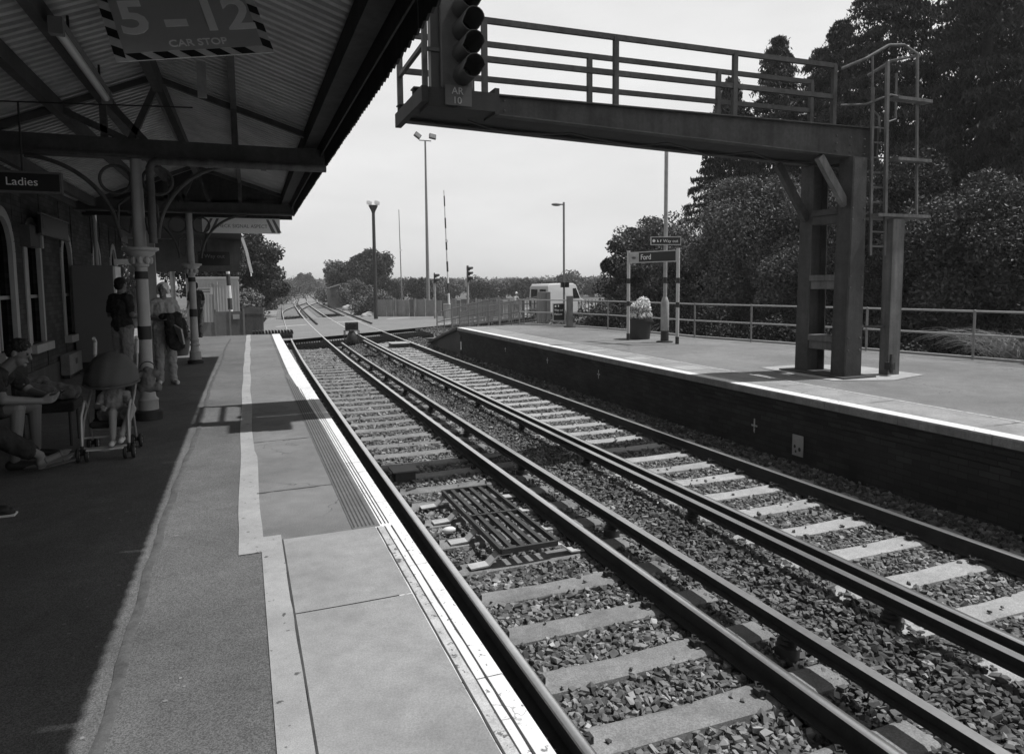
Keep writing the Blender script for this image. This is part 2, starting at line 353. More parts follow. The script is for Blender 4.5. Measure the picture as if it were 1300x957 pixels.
def lay(proto, XCn, y0, y1, pitch, label, group, clips=True, ORD=None):
    first = True; y = y0; k = 0
    while y < y1:
        near = y < 14
        if first: o = proto
        else:
            o = proto.copy(); COL.objects.link(o)
            if near and clips:
                for ch in KID: q = ch.copy(); COL.objects.link(q); q.parent = o
        if first: KID = ALLKIDS(proto) if clips else []
        sl = (off(y+.5)-off(y-.5))
        o.location = (XCn+off(y)+random.uniform(-.012, .012), y, random.uniform(-.006, .006)); o.rotation_euler = (0, 0, -math.atan(sl)+random.uniform(-.006, .006))
        lab = label
        if ORD and k < len(ORD): lab = ORD[k]+' sleeper up from the bottom of the picture under the '+label
        elif ORD: lab = 'small distant sleeper before the crossing under the '+label
        tag(o, lab, 'sleeper', group); first = False; k += 1
        y += pitch*(1+random.uniform(-.02, .02))
    return k
lay(make_sleeper(sleeper_m), XA+.7525, 2.05, 33, .655, 'near left track', 'sleepers of the near track', True, ORDW)
lay(make_sleeper(sleeper_lt), XC+.7525, 2.3, 33.5, .655, 'far right track', 'sleepers of the far track', True, ORDW)
def plain_sleeper(m):
    s = MB(); s.box(-1.25, 1.25, -.13, .13, -.3, -.15); return s.build('sleeper', m)
lay(plain_sleeper(sleeper_lt), XA+.7525, 58, 100, .7, 'sleeper of the left track beyond the level crossing', 'left track sleepers past the crossing', False)
lay(plain_sleeper(sleeper_lt), XC+.7525, 60, 100, .7, 'sleeper of the right track beyond the level crossing', 'right track sleepers past the crossing', False)
# ------------------------------------------------------------------ ballast stones
def ico():
    t = (1+5**.5)/2
    v = np.array([(-1, t, 0), (1, t, 0), (-1, -t, 0), (1, -t, 0), (0, -1, t), (0, 1, t), (0, -1, -t), (0, 1, -t), (t, 0, -1), (t, 0, 1), (-t, 0, -1), (-t, 0, 1)], float)
    v /= np.linalg.norm(v[0])
    f = np.array([(0, 11, 5), (0, 5, 1), (0, 1, 7), (0, 7, 10), (0, 10, 11), (1, 5, 9), (5, 11, 4), (11, 10, 2), (10, 7, 6), (7, 1, 8), (3, 9, 4), (3, 4, 2), (3, 2, 6), (3, 6, 8), (3, 8, 9), (4, 9, 5), (2, 4, 11), (6, 2, 10), (8, 6, 7), (9, 8, 1)])
    return v, f
OFFV = np.vectorize(off)
def rotmats(n):
    q = RNG.normal(size=(n, 4)); q /= np.linalg.norm(q, axis=1)[:, None]; w, x, y, z = q.T
    return np.stack([np.stack([1-2*(y*y+z*z), 2*(x*y-z*w), 2*(x*z+y*w)], -1), np.stack([2*(x*y+z*w), 1-2*(x*x+z*z), 2*(y*z-x*w)], -1), np.stack([2*(x*z-y*w), 2*(y*z+x*w), 1-2*(x*x+y*y)], -1)], 1)
def tiltmats(n):
    a, t, b_ = RNG.uniform(0, 2*pi, n), RNG.normal(0, .5, n), RNG.uniform(0, 2*pi, n); z = np.zeros(n); o = np.ones(n)
    def Rz(q): return np.stack([np.stack([np.cos(q), -np.sin(q), z], -1), np.stack([np.sin(q), np.cos(q), z], -1), np.stack([z, z, o], -1)], 1)
    Rx = np.stack([np.stack([o, z, z], -1), np.stack([z, np.cos(t), -np.sin(t)], -1), np.stack([z, np.sin(t), np.cos(t)], -1)], 1)
    return Rz(a) @ Rx @ Rz(b_)
def cuboid():
    v = np.array([(x, y, z) for z in (-.72, .72) for y in (-.72, .72) for x in (-.72, .72)]+[(0, 0, 1.0), (0, 0, -1.0)])
    q = [(0, 4, 6, 2), (1, 3, 7, 5), (0, 1, 5, 4), (2, 6, 7, 3)]; f = []
    for a, b_, c, d in q: f += [(a, b_, c), (a, c, d)]
    f += [(4, 5, 8), (5, 7, 8), (7, 6, 8), (6, 4, 8), (1, 0, 9), (3, 1, 9), (2, 3, 9), (0, 2, 9)]
    return v, np.array(f)
def stones(name, P, rad, m, shade):
    v, f = cuboid(); n = len(P); K = len(v)
    sc = rad[:, None]*RNG.uniform(.55, 1.4, (n, 3)); sc[:, 2] *= .7
    J = (v[None]+RNG.uniform(-.34, .34, (n, K, 3)))*sc[:, None, :]
    J = np.einsum('nij,nkj->nki', tiltmats(n), J)+P[:, None, :]
    F_ = (f[None]+K*np.arange(n)[:, None, None]).reshape(-1, 3)
    sh = np.repeat(np.clip(RNG.lognormal(0, .45, n)*shade, .25, 2.8), K)
    return np_mesh(name, J.reshape(-1, 3), F_, sh, m)
def hgt(X):
    return np.interp(X, [.6, 1.3, 1.9, 2.4, 2.9, 3.5, 3.75, 4.1, 4.4, 4.7, 5.2, 5.7, 6.2, 6.9, 7.5], [-.22, -.21, -.200, -.21, -.200, -.185, -.165, -.18, -.128, -.165, -.200, -.21, -.200, -.18, -.10])
Ps = []; Rs = []
for (y0, y1, x0, x1, dens, r0) in ((1.6, 7.5, 1.0, 7.35, 1050, .0255), (7.5, 13, 1.2, 7.45, 760, .026), (13, 20, 1.2, 7.45, 400, .031), (20, 33.2, 1.2, 7.6, 150, .04), (33, 42, 8.6, 10.5, 40, .05)):
    n = int((y1-y0)*(x1-x0)*dens); X = RNG.uniform(x0, x1, n); Y_ = RNG.uniform(y0, y1, n)
    # the sleepers lie clear of stones
    ok = np.ones(n, bool)
    for pitch, s0, c in ((.655, 2.05, XA+.7525), (.655, 2.3, XC+.7525)):
        pass
    Z = hgt(X)+RNG.uniform(-.025, .012, n)
    Ps.append(np.stack([X+OFFV(Y_), Y_, Z], -1)); Rs.append(r0*RNG.uniform(.65, 1.25, n))
P_ = np.concatenate(Ps); R_ = np.concatenate(Rs)
# drop stones that fall on the sleepers except a few strays
SL = np.array([(o.location.x, o.location.y) for o in COL.objects if o.name.startswith('sleeper') and o.parent is None and o.location.y < 34])
ny = np.full(len(P_), False)
for sx, sy in SL:
    q = (np.abs(P_[:, 1]-sy) < .125) & (np.abs(P_[:, 0]-sx) < (1.19 if sx < 4 else .98)); ny |= q
keep = (~ny) | (RNG.uniform(size=len(P_)) < .012)
stray = ny & keep; P_[stray, 2] = -.165; R_[stray] *= .7
P_ = P_[keep]; R_ = R_[keep]; XX = P_[:, 0]-OFFV(P_[:, 1])
SD = np.interp(XX, [1.5, 1.7, 3.1, 3.5, 4.1, 4.5, 5.0, 6.4, 6.8, 7.4], [.7, 1.05, 1.0, .72, .72, .62, 1.0, 1.05, .75, .7])   # oil and brake dust lie darker between the tracks
tag(stones('ballast', P_, R_, stone_m, SD), kind='stuff')
# ------------------------------------------------------------------ left platform
PZ = .89
mb = MB(); mb.sweep([(-5.5, -.4), (-5.5, PZ), (.9, PZ), (.9, PZ-.09), (.72, PZ-.09), (.72, -.4)], 0, yrange(-6, 24.0, 1)); 
pl = struct('platform_left', mb, asphalt)
EB = .945
def strip(name, x0, x1, y0, y1, z, m, step=.5, jit=0.):
    q = MB(); q.sheet([[(x0+off(y)+(random.uniform(-jit, jit) if jit else 0), y, z), (x1+off(y), y, z)] for y in yrange(y0, y1, step)]); return q.build(name, m, pl)
mb = MB(); y = -6
while y < 24:                                       # coping stones with open joints
    y1 = min(y+1.22, 24.0); z = PZ+.005+random.uniform(0, .0015)
    if y1-y > .2: mb.sweep([(.70, PZ-.07), (.70, z), (EB-.008, z), (EB, z-.008), (EB, PZ-.07)], 0, yrange(y, y1-.006, .6))
    y = y1
mb.build('coping', white_edge, pl)
G = MB()
for gx in (.775, .825, .87): G.sheet([[(gx-.004+off(y)+random.uniform(-.002, .002), y, PZ+.0085), (gx+.004+off(y), y, PZ+.0085)] for y in yrange(-6, 4.45, .1)])
for gx in (.815, .84, .862): G.sheet([[(gx-.003+off(y), y, PZ+.0085), (gx+.003+off(y), y, PZ+.0085)] for y in yrange(4.5, 10, .3)])
for k in range(6):
    gx = .635+k*.026; G.sheet([[(gx-.005+off(y), y, PZ+.0085), (gx+.005+off(y), y, PZ+.0085)] for y in yrange(4.5, 12.5-k*.3, .3)])
G.build('grip_groove', groove, pl)
strip('edge_paint', .772, .822, -6, 4.45, PZ+.0082, white_worn)
slab_m = mat('edge_slab', .26, .88, .25, 1.4, bump=.2, bscale=90, speck=.12, sscale=140, streak=.1)
slab2_m = mat('edge_asphalt', .16, .9, .28, .9, crack=1.0, bump=.4, bscale=180, speck=.3, sscale=150)
q = MB()
for a, c in ((-6, .9), (.908, 3.4), (3.41, 4.47)):
    q.sheet([[(x+off(y), y, PZ+.0042) for x in (.185, .45, .765)] for y in yrange(a, c, .5)])
q.v = [(a, b_, c+.0035) if a > .6 else (a, b_, c) for a, b_, c in q.v]; q.build('edge_slab', slab_m, pl)
strip('edge_asphalt', .05, .63, 4.47, 24, PZ+.0035, slab2_m)
q = MB(); q.sheet([[(.62+off(y), y, PZ+.0074), (.80-.10*max(0, (y-8)/5)+off(y), y, PZ+.0074)] for y in yrange(4.47, 12.9, .3)]); q.build('grip_surface', mat('grip_surface', .13, .9, .15, 3, speck=.2), pl)
strip('joint_line', .178, .188, -6, 4.47, PZ+.0055, groove, .15, .004)
strip_m = mat('concrete_strip', .29, .88, .2, 2.5, wear=.02, wscale=18, speck=.15)
strip('concrete_strip', .055, .178, -6, 4.47, PZ+.005, strip_m)
q = MB(); q.sheet([[(x+.006*sin(y*2.1)*(y > 5)+(.02 if x > 0 and y < 7 else 0)+off(y), y, PZ+.005) for x in (-.075, .05)] for y in yrange(4.30, 24, .25)]); q.build('concrete_strip', strip_m, pl)
strip('concrete_patch', .05, .178, 4.30, 4.56, PZ+.0056, strip_m)
for y0, x0, x1 in ((5.55, .05, .7), (7.4, .05, .8), (9.05, .05, .6)):
    q = MB(); q.sheet([[(x0+off(y0)+(x1-x0)*i/12, y0+random.uniform(-.01, .01)+.03*i/12, PZ+.0062), (x0+off(y0)+(x1-x0)*i/12, y0+.014+.03*i/12, PZ+.0062)] for i in range(13)]); q.build('joint_line', mat('tar', .05, .8, .3, 9), pl)
pm_ = mat('tar_seam', .075, .85, .4, 14, bump=.4)
q = MB(); q.sheet([[(-.545+.018*sin(y*.9)+.006*sin(y*7)+off(y)+dx+random.uniform(-.004, .004), y, PZ+.004+(.005 if dx == .015 else 0)) for dx in (-.012, .015, .035)] for y in yrange(-6, 22.5, .12)]); q.build('tar_seam', pm_, pl, smooth=True)
patch = mat('repair_patch', .13, .9, .15, .5, speck=.3, sscale=130)
for x0, x1, y0, y1 in ((.1, .5, 9.1, 9.7), (.15, .42, 8.2, 8.5), (-.1, .02, 15, 16)):
    q = MB(); n = 14; cx, cy = (x0+x1)/2, (y0+y1)/2
    q.add([(cx+off(cy)+(x1-x0)/2*cos(2*pi*i/n)*random.uniform(.8, 1.1), cy+(y1-y0)/2*sin(2*pi*i/n)*random.uniform(.85, 1.05), PZ+.0046) for i in range(n)], [tuple(range(n))]); q.build('repair_patch', patch, pl)
# gum, leaves and grit on the asphalt
n = 170; X = RNG.uniform(-2.4, -.2, n); Y_ = RNG.uniform(2.4, 13, n); v = []; f = []
mb = MB()
for i in range(n):
    r = random.uniform(.004, .010); a = random.uniform(.6, 1.7); k = 7
    mb.add([(X[i]+r*a*cos(2*pi*j/k), Y_[i]+r*sin(2*pi*j/k), PZ+.0022) for j in range(k)], [tuple(range(k))])
mb.build('gum_spots', mat('gum', .2, .9, .3, 3), pl)
# foot and serrated trespass guard at the far end
# ------------------------------------------------------------------ right platform
BK = [(14.4, -3), (14.1, 4), (13.62, 8.6), (13.5, 9.4), (12.95, 12.7), (11.9, 16.2), (11.6, 20.4), (11.1, 22.7), (9.9, 24.7)]
def bx(y):
    for a, c in zip(BK, BK[1:]):
        if y <= c[1]: return a[0]+(c[0]-a[0])*(y-a[1])/(c[1]-a[1])
    return BK[-1][0]
mb = MB(); mb.sheet([[(7.5+off(y), y, PZ), (9+off(y), y, PZ), ((9+bx(y))/2, y, PZ), (bx(y)+.25, y, PZ)] for y in yrange(-3, 24.7, .5)])
pr = struct('platform_right', mb, asphalt_old)
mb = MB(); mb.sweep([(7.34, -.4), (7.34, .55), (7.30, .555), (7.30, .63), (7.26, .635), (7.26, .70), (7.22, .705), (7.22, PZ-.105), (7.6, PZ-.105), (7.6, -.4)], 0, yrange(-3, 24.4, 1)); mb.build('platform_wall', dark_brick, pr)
mb = MB(); y = -3
cop = mat('coping_stone', .20, .9, .3, 5, bump=.5, bscale=40, speck=.2, streak=.2)
while y < 24.3:
    y1 = min(y+1.1, 24.3)
    if y1-y > .2: mb.sweep([(7.15+random.uniform(-.003, .003), PZ-.10), (7.145, PZ-.012), (7.155, PZ+.003), (7.62, PZ+.003), (7.62, PZ-.10)], 0, yrange(y, y1-.008, .55))
    y = y1
mb.build('coping', cop, pr)
def strip2(name, x0, x1, y0, y1, z, m, step=.5):
    q = MB(); q.sheet([[(x0+off(y), y, z), (x1+off(y), y, z)] for y in yrange(y0, y1, step)]); return q.build(name, m, pr)
strip2('edge_paint', 7.158, 7.36, -3, 24.3, PZ+.0055, white_edge)
q = MB(); y = -3
while y < 24.2:
    q.sheet([[(7.37+off(t), t, PZ+.0045), (7.7+off(t), t, PZ+.0045), (8.06+off(t), t, PZ+.0045)] for t in yrange(y, y+1.58, .4)]); y += 1.6
q.build('edge_slab', mat('edge_slab_right', .24, .88, .3, 1.8, crack=.8, speck=.15, sscale=80), pr)
strip2('safety_line', 8.07, 8.125, -3, 24.0, PZ+.006, white_worn)
mb = MB()
for y in (10.4, 12.3, 14.2):
    mb.box(7.45+off(y), 7.95+off(y), y, y+random.uniform(.25, .6), PZ+.004, PZ+.0075)
mb.build('pale_patch', concrete_lt, pr)
# concrete footing round the gantry legs
mb = MB(); mb.add([(x, y, PZ+.008) for x, y in ((8.75, 9.05), (8.95, 10.15), (10.1, 10.2), (10.75, 9.6), (10.7, 8.2), (9.7, 7.95), (8.8, 8.3))], [tuple(range(7))]); mb.build('footing', concrete_lt, pr)
# ramp at the far end
mb = MB(); rows = []
for y in yrange(24.4, 29.2, .6):
    t = (y-24.4)/4.8; z = PZ*(1-t)+.0*t; o = off(y)
    rows.append([(7.3+o, y, -.4), (7.3+o, y, z-.08), (7.15+o, y, z-.07), (7.15+o, y, z+.004), (9.9+.8*(1-t)+o*.3, y, z+.004), (9.9+.8*(1-t)+o*.3, y, -.4)])
mb.sheet(rows); struct('ramp', mb, mat('ramp_tarmac', .06, .9, .3, 1, speck=.3))
# painted survey crosses on the wall, yellow depth plate
for (x, y, z, s) in ((7.335, 8.45, .26, .11), (7.335, 13.55, .45, .10), (7.335, 16.4, .48, .09), (7.335, 19.6, .5, .09)):
    o = off(y); m = MB(); m.box(x+o-.006, x+o-.001, y-.013, y+.013, z-s, z+s); m.box(x+o-.0075, x+o-.002, y-.6*s, y+.6*s, z-.013, z+.013); m.build('painted_cross', white_worn, pr)
t = root('notice_plate', (7.33+off(7.6), 7.55, .1), 0, 'small pale plate with two dark marks fixed low on the platform wall', 'plate')
m = MB(); m.box(7.325, 7.338, 7.42, 7.62, .0, .30); m.build('plate', mat('plate_grey', .33, .6, .15, 9), t)
m = MB()
for yy, zz, r in ((7.57, .13, .022), (7.48, .10, .026), (7.55, .06, .018)): m.ball((7.323, yy, zz), r, 8, (.15, 1, 1.2))
m.build('mark', black_paint, t)
# grey debris lines where the far ballast meets the wall are part of the ballast
# ------------------------------------------------------------------ things lying in the track
def place_track(name, lab, cat, loc): return root(name, loc, 0, lab, cat)
t = place_track('access_grating', 'dark slatted steel walkway grating resting on brackets between the near rails', 'grating', (2.5, 6.9, -.15))
m = MB(); x0, x1, y0, y1, z = 2.2, 2.78, 5.92, 7.95, -.03
for y in (y0, (y0+y1)/2, y1): m.bar((x0, y, z), (x1, y, z), .03, .05)
for i in range(6):
    x = x0+(x1-x0)*i/5
    if i in (0, 5): m.bar((x, y0, z), (x, y1, z), .03, .055)
m.build('frame', dark_metal, t)
for i in range(1, 5):
    m = MB(); x = x0+(x1-x0)*i/5; m.bar((x, y0, z), (x, y1, z), .045, .04); m.build('slat', dark_metal, t)
for i, y in enumerate((5.98, 6.635, 7.29, 7.85)):
    for s in (0, 1):
        m = MB(); a = [(x0-.30, -.158), (x0-.12, -.150), (x0-.02, -.062), (x0+.10, -.062)] if s == 0 else [(x1+.34, -.158), (x1+.16, -.150), (x1+.05, -.062), (x1-.06, -.062)]
        for p, q in zip(a, a[1:]): m.bar((p[0], y, p[1]), (q[0], y, q[1]), .12, .014)
        m.build('bracket', mat('bracket_pale', .4, .6, .2, 9), t)
t = place_track('track_magnet', 'squat dark box with a light lid beside the near rail', 'track box', (2.0, 9.2, -.18))
m = MB(); m.box(1.86, 2.14, 9.08, 9.34, -.20, -.05); m.build('case', dark_metal, t, bevel=.008)
m = MB(); m.box(1.82, 2.18, 9.04, 9.38, -.048, -.028); m.build('lid', mat('lid_grey', .12, .6, .2, 6), t, bevel=.004)
m = MB(); m.tube([(2.05, 9.06, -.17), (2.1, 8.9, -.165), (2.05, 8.7, -.158), (1.9, 8.62, -.158)], .012, 6); m.build('cable', dark_metal, t, smooth=True)
t = place_track('track_cover', 'pale topped box between the far rails near the crossing', 'track box', (6.0, 28, -.18))
m = MB(); m.box(5.9, 6.6, 28.8, 29.6, -.2, -.02); m.build('case', dark_metal, t); m = MB(); m.box(5.85, 6.65, 28.75, 29.65, -.018, .01); m.build('lid', concrete_lt, t)
m = MB(); m.ball((1.98, 6.93, -.13), .05, 10, (1.6, .8, .75)); tag(m.build('crumpled_can', white_paint, None, smooth=True), 'crumpled white can lying beside the near rail next to the grating', 'can')
m = MB(); m.tube([(2.22, 5.1, -.145), (2.36, 5.13, -.142)], .013, 8); tag(m.build('loose_bolt', dark_metal, None), 'dark loose bolt lying on a near track sleeper', 'bolt')
m = MB(); m.tube([(4.15, 25.5, -.13), (4.3, 25.2, -.08), (4.5, 25.1, -.1), (4.62, 25.4, -.08), (4.95, 26.2, -.1)], .03, 8); tag(m.build('trough_cable', dark_metal, None, smooth=True), 'thick black cable looped across the ballast between the two conductor rails', 'cable')
# serrated trespass guards each side of the crossing
ROWS = 6
def guard(y0, pts, lab):
    m = MB()
    for (x0, x1, ya, yb) in pts:
        for r in range(ROWS):
            n = int((x1-x0)/.11)
            for i in range(n):
                x = x0+(x1-x0)*(i+.5)/n; y = ya+(yb-ya)*((x-x0)/(x1-x0))+r*.42; o = off(y)
                m.add([(x-.05+o, y, -.2), (x+.05+o, y, -.2), (x+.05+o, y+.34, -.2), (x-.05+o, y+.34, -.2), (x+o, y, -.02), (x+o, y+.34, -.02)], [(0, 1, 4), (3, 5, 2), (0, 4, 5, 3), (1, 2, 5, 4)])
    return tag(m.build('trespass_guard', mat('guard_timber', .025, .8, .4, 6)), lab, 'trespass guard', 'serrated trespass guards by the crossing')
guard(0, [(1.72, 3.05, 29.7, 30.0)], 'toothed dark guard between the near rails before the crossing')
guard(0, [(3.25, 4.85, 30.0, 31.0)], 'toothed dark guard in the gap between the tracks before the crossing')
guard(0, [(5.05, 6.3, 31.2, 32.2)], 'toothed dark guard between the far rails before the crossing')
guard(0, [(.2, 1.55, 29.4, 29.7)], 'toothed dark guard left of the near track before the crossing')
guard(0, [(6.6, 8.6, 32.6, 34)], 'toothed dark guard right of the far track at the foot of the ramp')
guard(0, [(1.75, 3.0, 57.5, 58)], 'toothed dark guard between the left track rails past the crossing')
guard(0, [(5.05, 6.3, 59.5, 60)], 'toothed dark guard between the right track rails past the crossing')
m = MB()
for i in range(13):
    x = .1+i*.1; o = off(24.4)
    m.prism([(0, 0), (.085, 0), (.06, .12), (0, .14)], (x+o, 24.15, PZ-.02), (1, 0, 0), (0, 0, 1), (0, .35, 0))
m.box(.1+off(24.4), 1.35+off(24.4), 24.05, 24.6, PZ-.16, PZ-.02)
tag(m.build('trespass_guard', mat('guard_timber', .025)), 'black toothed guard across the far end of the near platform', 'trespass guard', 'serrated trespass guards by the crossing')
# ground shunting signal
t = root('shunt_signal', (4.48, 30.5, -.2), 0, 'squat black shunting signal on the ballast between the tracks', 'signal')
m = MB(); m.box(4.2, 4.76, 30.45, 30.6, .52, .86); m.build('lamp_panel', black_paint, t, bevel=.02)
m = MB()
for x in (4.33, 4.48, 4.63): m.tube([(x, 30.46, .76), (x, 30.34, .75)], .05, 10)
m.build('lamp_hood', black_paint, t, smooth=True)
m = MB(); m.lathe([(.22, .0), (.24, .1), (.2, .32), (.1, .5)], (4.48, 30.55, 0), 14); m.build('body', dark_metal, t, smooth=True)
m = MB()
for x in (4.18, 4.78):
    m.tube([(x, 30.42, -.05), (x, 30.42, .5)], .018, 6); m.tube([(x, 30.42, .5), (x, 30.75, .5), (x, 30.75, -.05)], .018, 6)
m.tube([(4.18, 30.42, .5), (4.78, 30.42, .5)], .018, 6); m.build('guard_frame', dark_metal, t)
m = MB(); m.box(4.35, 4.42, 30.5, 30.6, -.3, 0); m.box(4.54, 4.61, 30.5, 30.6, -.3, 0); m.build('leg', dark_metal, t)
m = MB(); m.box(4.0, 5.3, 30.1, 31.2, -.24, -.18); m.build('base_slab', concrete_lt, t)
# ------------------------------------------------------------------ signal gantry
steel = mat('gantry_steel', .045, .75, .45, 2.5, wear=.0, wscale=9, bump=.3, bscale=30, streak=.4)
steel_dk = mat('gantry_steel_dark', .018, .8, .4, 3, streak=.3)  # near-black steel tone for deck, cross members, end channel and signal platform
steel_lt = mat('gantry_steel_weathered', .12, .75, .3, 3, bump=.3, bscale=30, streak=.5)
T = root('signal_gantry', (9.4, 9.1, PZ), 0, 'dark steel cantilever gantry reaching over the tracks from two platform legs', 'gantry')
def zb(x): return 4.69+(4.47-4.69)*(x-2.05)/7.6    # tapered underside
def zt(x): return 4.91+.06*(x-2.05)/7.6
def ibeam(y, sgn):
    m = MB(); xs = [2.08, 4, 6, 8, 9.78]
    def strip3(ya, yb, f0, f1):
        vs = []
        for x in xs: vs += [(x, ya, f0(x)), (x, yb, f0(x)), (x, yb, f1(x)), (x, ya, f1(x))]
        m.add(vs, [(i*4+k, i*4+(k+1) % 4, (i+1)*4+(k+1) % 4, (i+1)*4+k) for i in range(len(xs)-1) for k in range(4)]+[(3, 2, 1, 0), tuple(len(xs)*4-4+k for k in range(4))])
    strip3(y-.008, y+.008, lambda x: zb(x)+.018, lambda x: zt(x)-.018)
    strip3(y-.075, y+.075, lambda x: zb(x), lambda x: zb(x)+.016); strip3(y-.085, y+.085, lambda x: zt(x)-.016, lambda x: zt(x))
    return m.build('beam', steel, T)
ibeam(8.6, 1); ibeam(9.45, 1)
m = MB(); m.box(2.06, 2.14, 8.05, 9.53, 4.62, 4.80); m.build('end_channel', steel_dk, T)
m = MB(); m.box(9.78, 9.82, 8.5, 9.55, 4.46, 4.96); m.build('end_plate', steel, T)
for x in (2.9, 3.8, 4.7, 5.6, 6.5, 7.4, 8.3, 9.2): m = MB(); m.box(x-.03, x+.03, 8.61, 9.44, zb(x)+.10, zb(x)+.18); m.build('cross_member', steel_dk, T)
m = MB(); m.add([(x, y, zb(x)+.05+.02*s) for x in (2.1, 9.76) for y in (8.62, 9.43) for s in (0, 1)], [(0, 2, 6, 4), (1, 5, 7, 3), (0, 1, 3, 2), (4, 6, 7, 5), (0, 4, 5, 1), (2, 3, 7, 6)]); m.build('deck', steel_dk, T)
m = MB(); m.box(2.15, 2.98, 8.08, 8.5, 4.58, 4.80); m.box(2.98, 3.04, 8.08, 8.50, 4.55, 4.86); m.build('signal_platform', steel_dk, T)
m = MB(); pts = []
for i in range(41): x = 2.9+6.2*i/40; pts.append((x, 8.9+.05*sin(i*.8), zb(x)-.02-.09*abs(sin(i*pi/10))))
m.tube(pts, .012, 6); m.build('cable', black_paint, T, smooth=True)
for x in (2.3, 3.3, 9.0, 9.3, 9.6):
    for z in (.08, .2, .32):
        if zb(x)+z < zt(x)-.05: m = MB(); m.tube([(x, 8.57, zb(x)+z), (x, 8.592, zb(x)+z)], .014, 6); m.build('bolt', steel_lt, T)
for x0, yb in ((9.25, 8.456), (9.5, 8.456)):
    for z in (1.35, 1.55, 2.38, 2.56, 3.48, 3.66): m = MB(); m.tube([(x0, yb-.014, z), (x0, yb, z)], .015, 6); m.build('bolt', steel_lt, T)
# handrails
ht = .95
def posts(y, xs, z0=0.):
    for x in xs:
        m = MB(); m.box(x-.036, x+.036, y-.03, y+.03, zt(x), zt(x)+ht-.02); m.build('handrail_post', steel, T)
def rails(y, x0, x1, hs=(ht, .47), mm=None):
    for h in hs:
        m = MB(); m.bar((x0, y, zt(x0)+h-.02), (x1, y, zt(x1)+h-.02), .05, .072); m.build('handrail', mm or steel, T)
posts(8.62, (3.04, 4.97, 7.0, 8.95)); rails(8.62, 3.01, 8.98)
posts(9.45, (2.12, 2.9, 5.0, 7.35, 9.3)); rails(9.45, 2.12, 9.33)
m = MB()
for h in (.43, ht-.02): m.bar((2.12, 8.1, 4.8+h+.07), (2.12, 9.45, 4.86+h), .05, .05)
m.build('handrail', steel, T)
m = MB(); m.box(2.09, 2.15, 8.09, 8.15, 4.8, 5.82); m.build('handrail_post', steel, T)
m = MB(); m.bar((2.12, 8.12, 5.24), (2.45, 8.12, 5.24), .04, .04); m.bar((2.12, 8.12, 5.80), (2.4, 8.12, 5.80), .04, .04); m.build('handrail', steel, T)
# legs
def leg(x0, x1, y0, y1, xt0, xt1, plated):
    m = MB(); zt_ = 4.47
    def col(a, b, c, d, ta, tb):
        m.add([(a, c, PZ), (b, c, PZ), (b, d, PZ), (a, d, PZ), (ta, c, zt_), (tb, c, zt_), (tb, d, zt_), (ta, d, zt_)], [(3, 2, 1, 0), (4, 5, 6, 7), (0, 1, 5, 4), (1, 2, 6, 5), (2, 3, 7, 6), (3, 0, 4, 7)])
    col(x0, x0+.02, y0, y1, xt0, xt0+.02); col(x1-.02, x1, y0, y1, xt1-.02, xt1)
    if plated: col(x0+.022, x1-.022, y0-.004, y0+.012, xt0+.022, xt1-.022); col(x0+.022, x1-.022, y1-.012, y1, xt0+.022, xt1-.022)
    else: col(x0+.022, x1-.022, (y0+y1)/2-.01, (y0+y1)/2+.01, xt0+.022, xt1-.022)
    return m.build('column', steel, T)
leg(9.18, 9.56, 8.46, 8.74, 9.24, 9.54, True); leg(9.22, 9.62, 9.3, 9.58, 9.26, 9.6, False)
m = MB(); m.box(9.02, 9.72, 8.3, 9.75, PZ+.008, PZ+.03); m.build('base_plate', steel, T)
for z in (1.44, 2.47, 3.57):
    m = MB(); m.box(9.22, 9.52, 8.745, 9.295, z+.02, z+.12); m.box(9.25, 9.5, 8.745, 9.295, z-.12, z+.017); m.build('batten', steel_lt if z < 3 else steel, T)
m = MB(); m.bar((9.24, 8.6, 3.72), (8.66, 8.6, 4.46), .13, .09, (0, 1, 0)); m.build('brace', steel_lt, T)
m = MB(); m.bar((9.26, 9.44, 3.55), (8.6, 9.44, 4.46), .13, .09, (0, 1, 0)); m.build('brace', steel, T)
# ladder foot post with caged ladder
m = MB(); m.box(10.10, 10.12, 8.40, 8.58, PZ, 3.5); m.box(10.122, 10.34, 8.40, 8.418, PZ, 3.5); m.box(10.342, 10.36, 8.40, 8.58, PZ, 3.5); m.build('ladder_column', steel_lt, T)
m = MB(); m.bar((9.56, 8.55, 1.72), (10.12, 8.5, 1.72), .035, .035); m.tube([(9.53, 8.52, 1.72), (9.6, 8.52, 1.72)], .05, 8); m.bar((9.55, 8.6, 4.05), (10.0, 8.55, 4.05), .03, .03); m.build('tie_bar', steel, T)
m = MB(); m.box(10.04, 10.14, 8.3, 8.42, 1.0, 1.12); m.tube([(10.1, 8.34, .95), (10.05, 8.3, 1.1), (10.1, 8.34, 1.25)], .03, 8); m.build('lock', steel, T)
for x in (9.72, 10.04):
    m = MB(); m.bar((x, 8.5, 2.9), (x-.07, 8.5, 5.6), .05, .03); m.build('ladder_rail', steel_lt, T)
for i in range(9):
    m = MB(); z = 3.05+i*.24; m.tube([(9.72-.02*i/5., 8.5, z), (10.04-.02*i/5., 8.5, z)], .016, 6); m.build('rung', steel_lt, T)
m = MB(); m.bar((9.93, 8.42, 3.5), (9.86, 8.42, 6.0), .055, .045); m.build('ladder_post', steel_lt, T)
for z, a, b in ((3.53, 9.7, 10.9), (4.45, 10.1, 10.87), (5.42, 10.05, 10.83)):
    m = MB(); m.box(a, b, 8.35, 8.52 if z > 3.6 else 8.95, z, z+.05); m.build('landing', steel_lt, T)
m = MB(); m.bar((10.75, 8.5, 3.58), (10.62, 8.5, 6.22), .035, .035); m.build('cage_post', steel_lt, T)
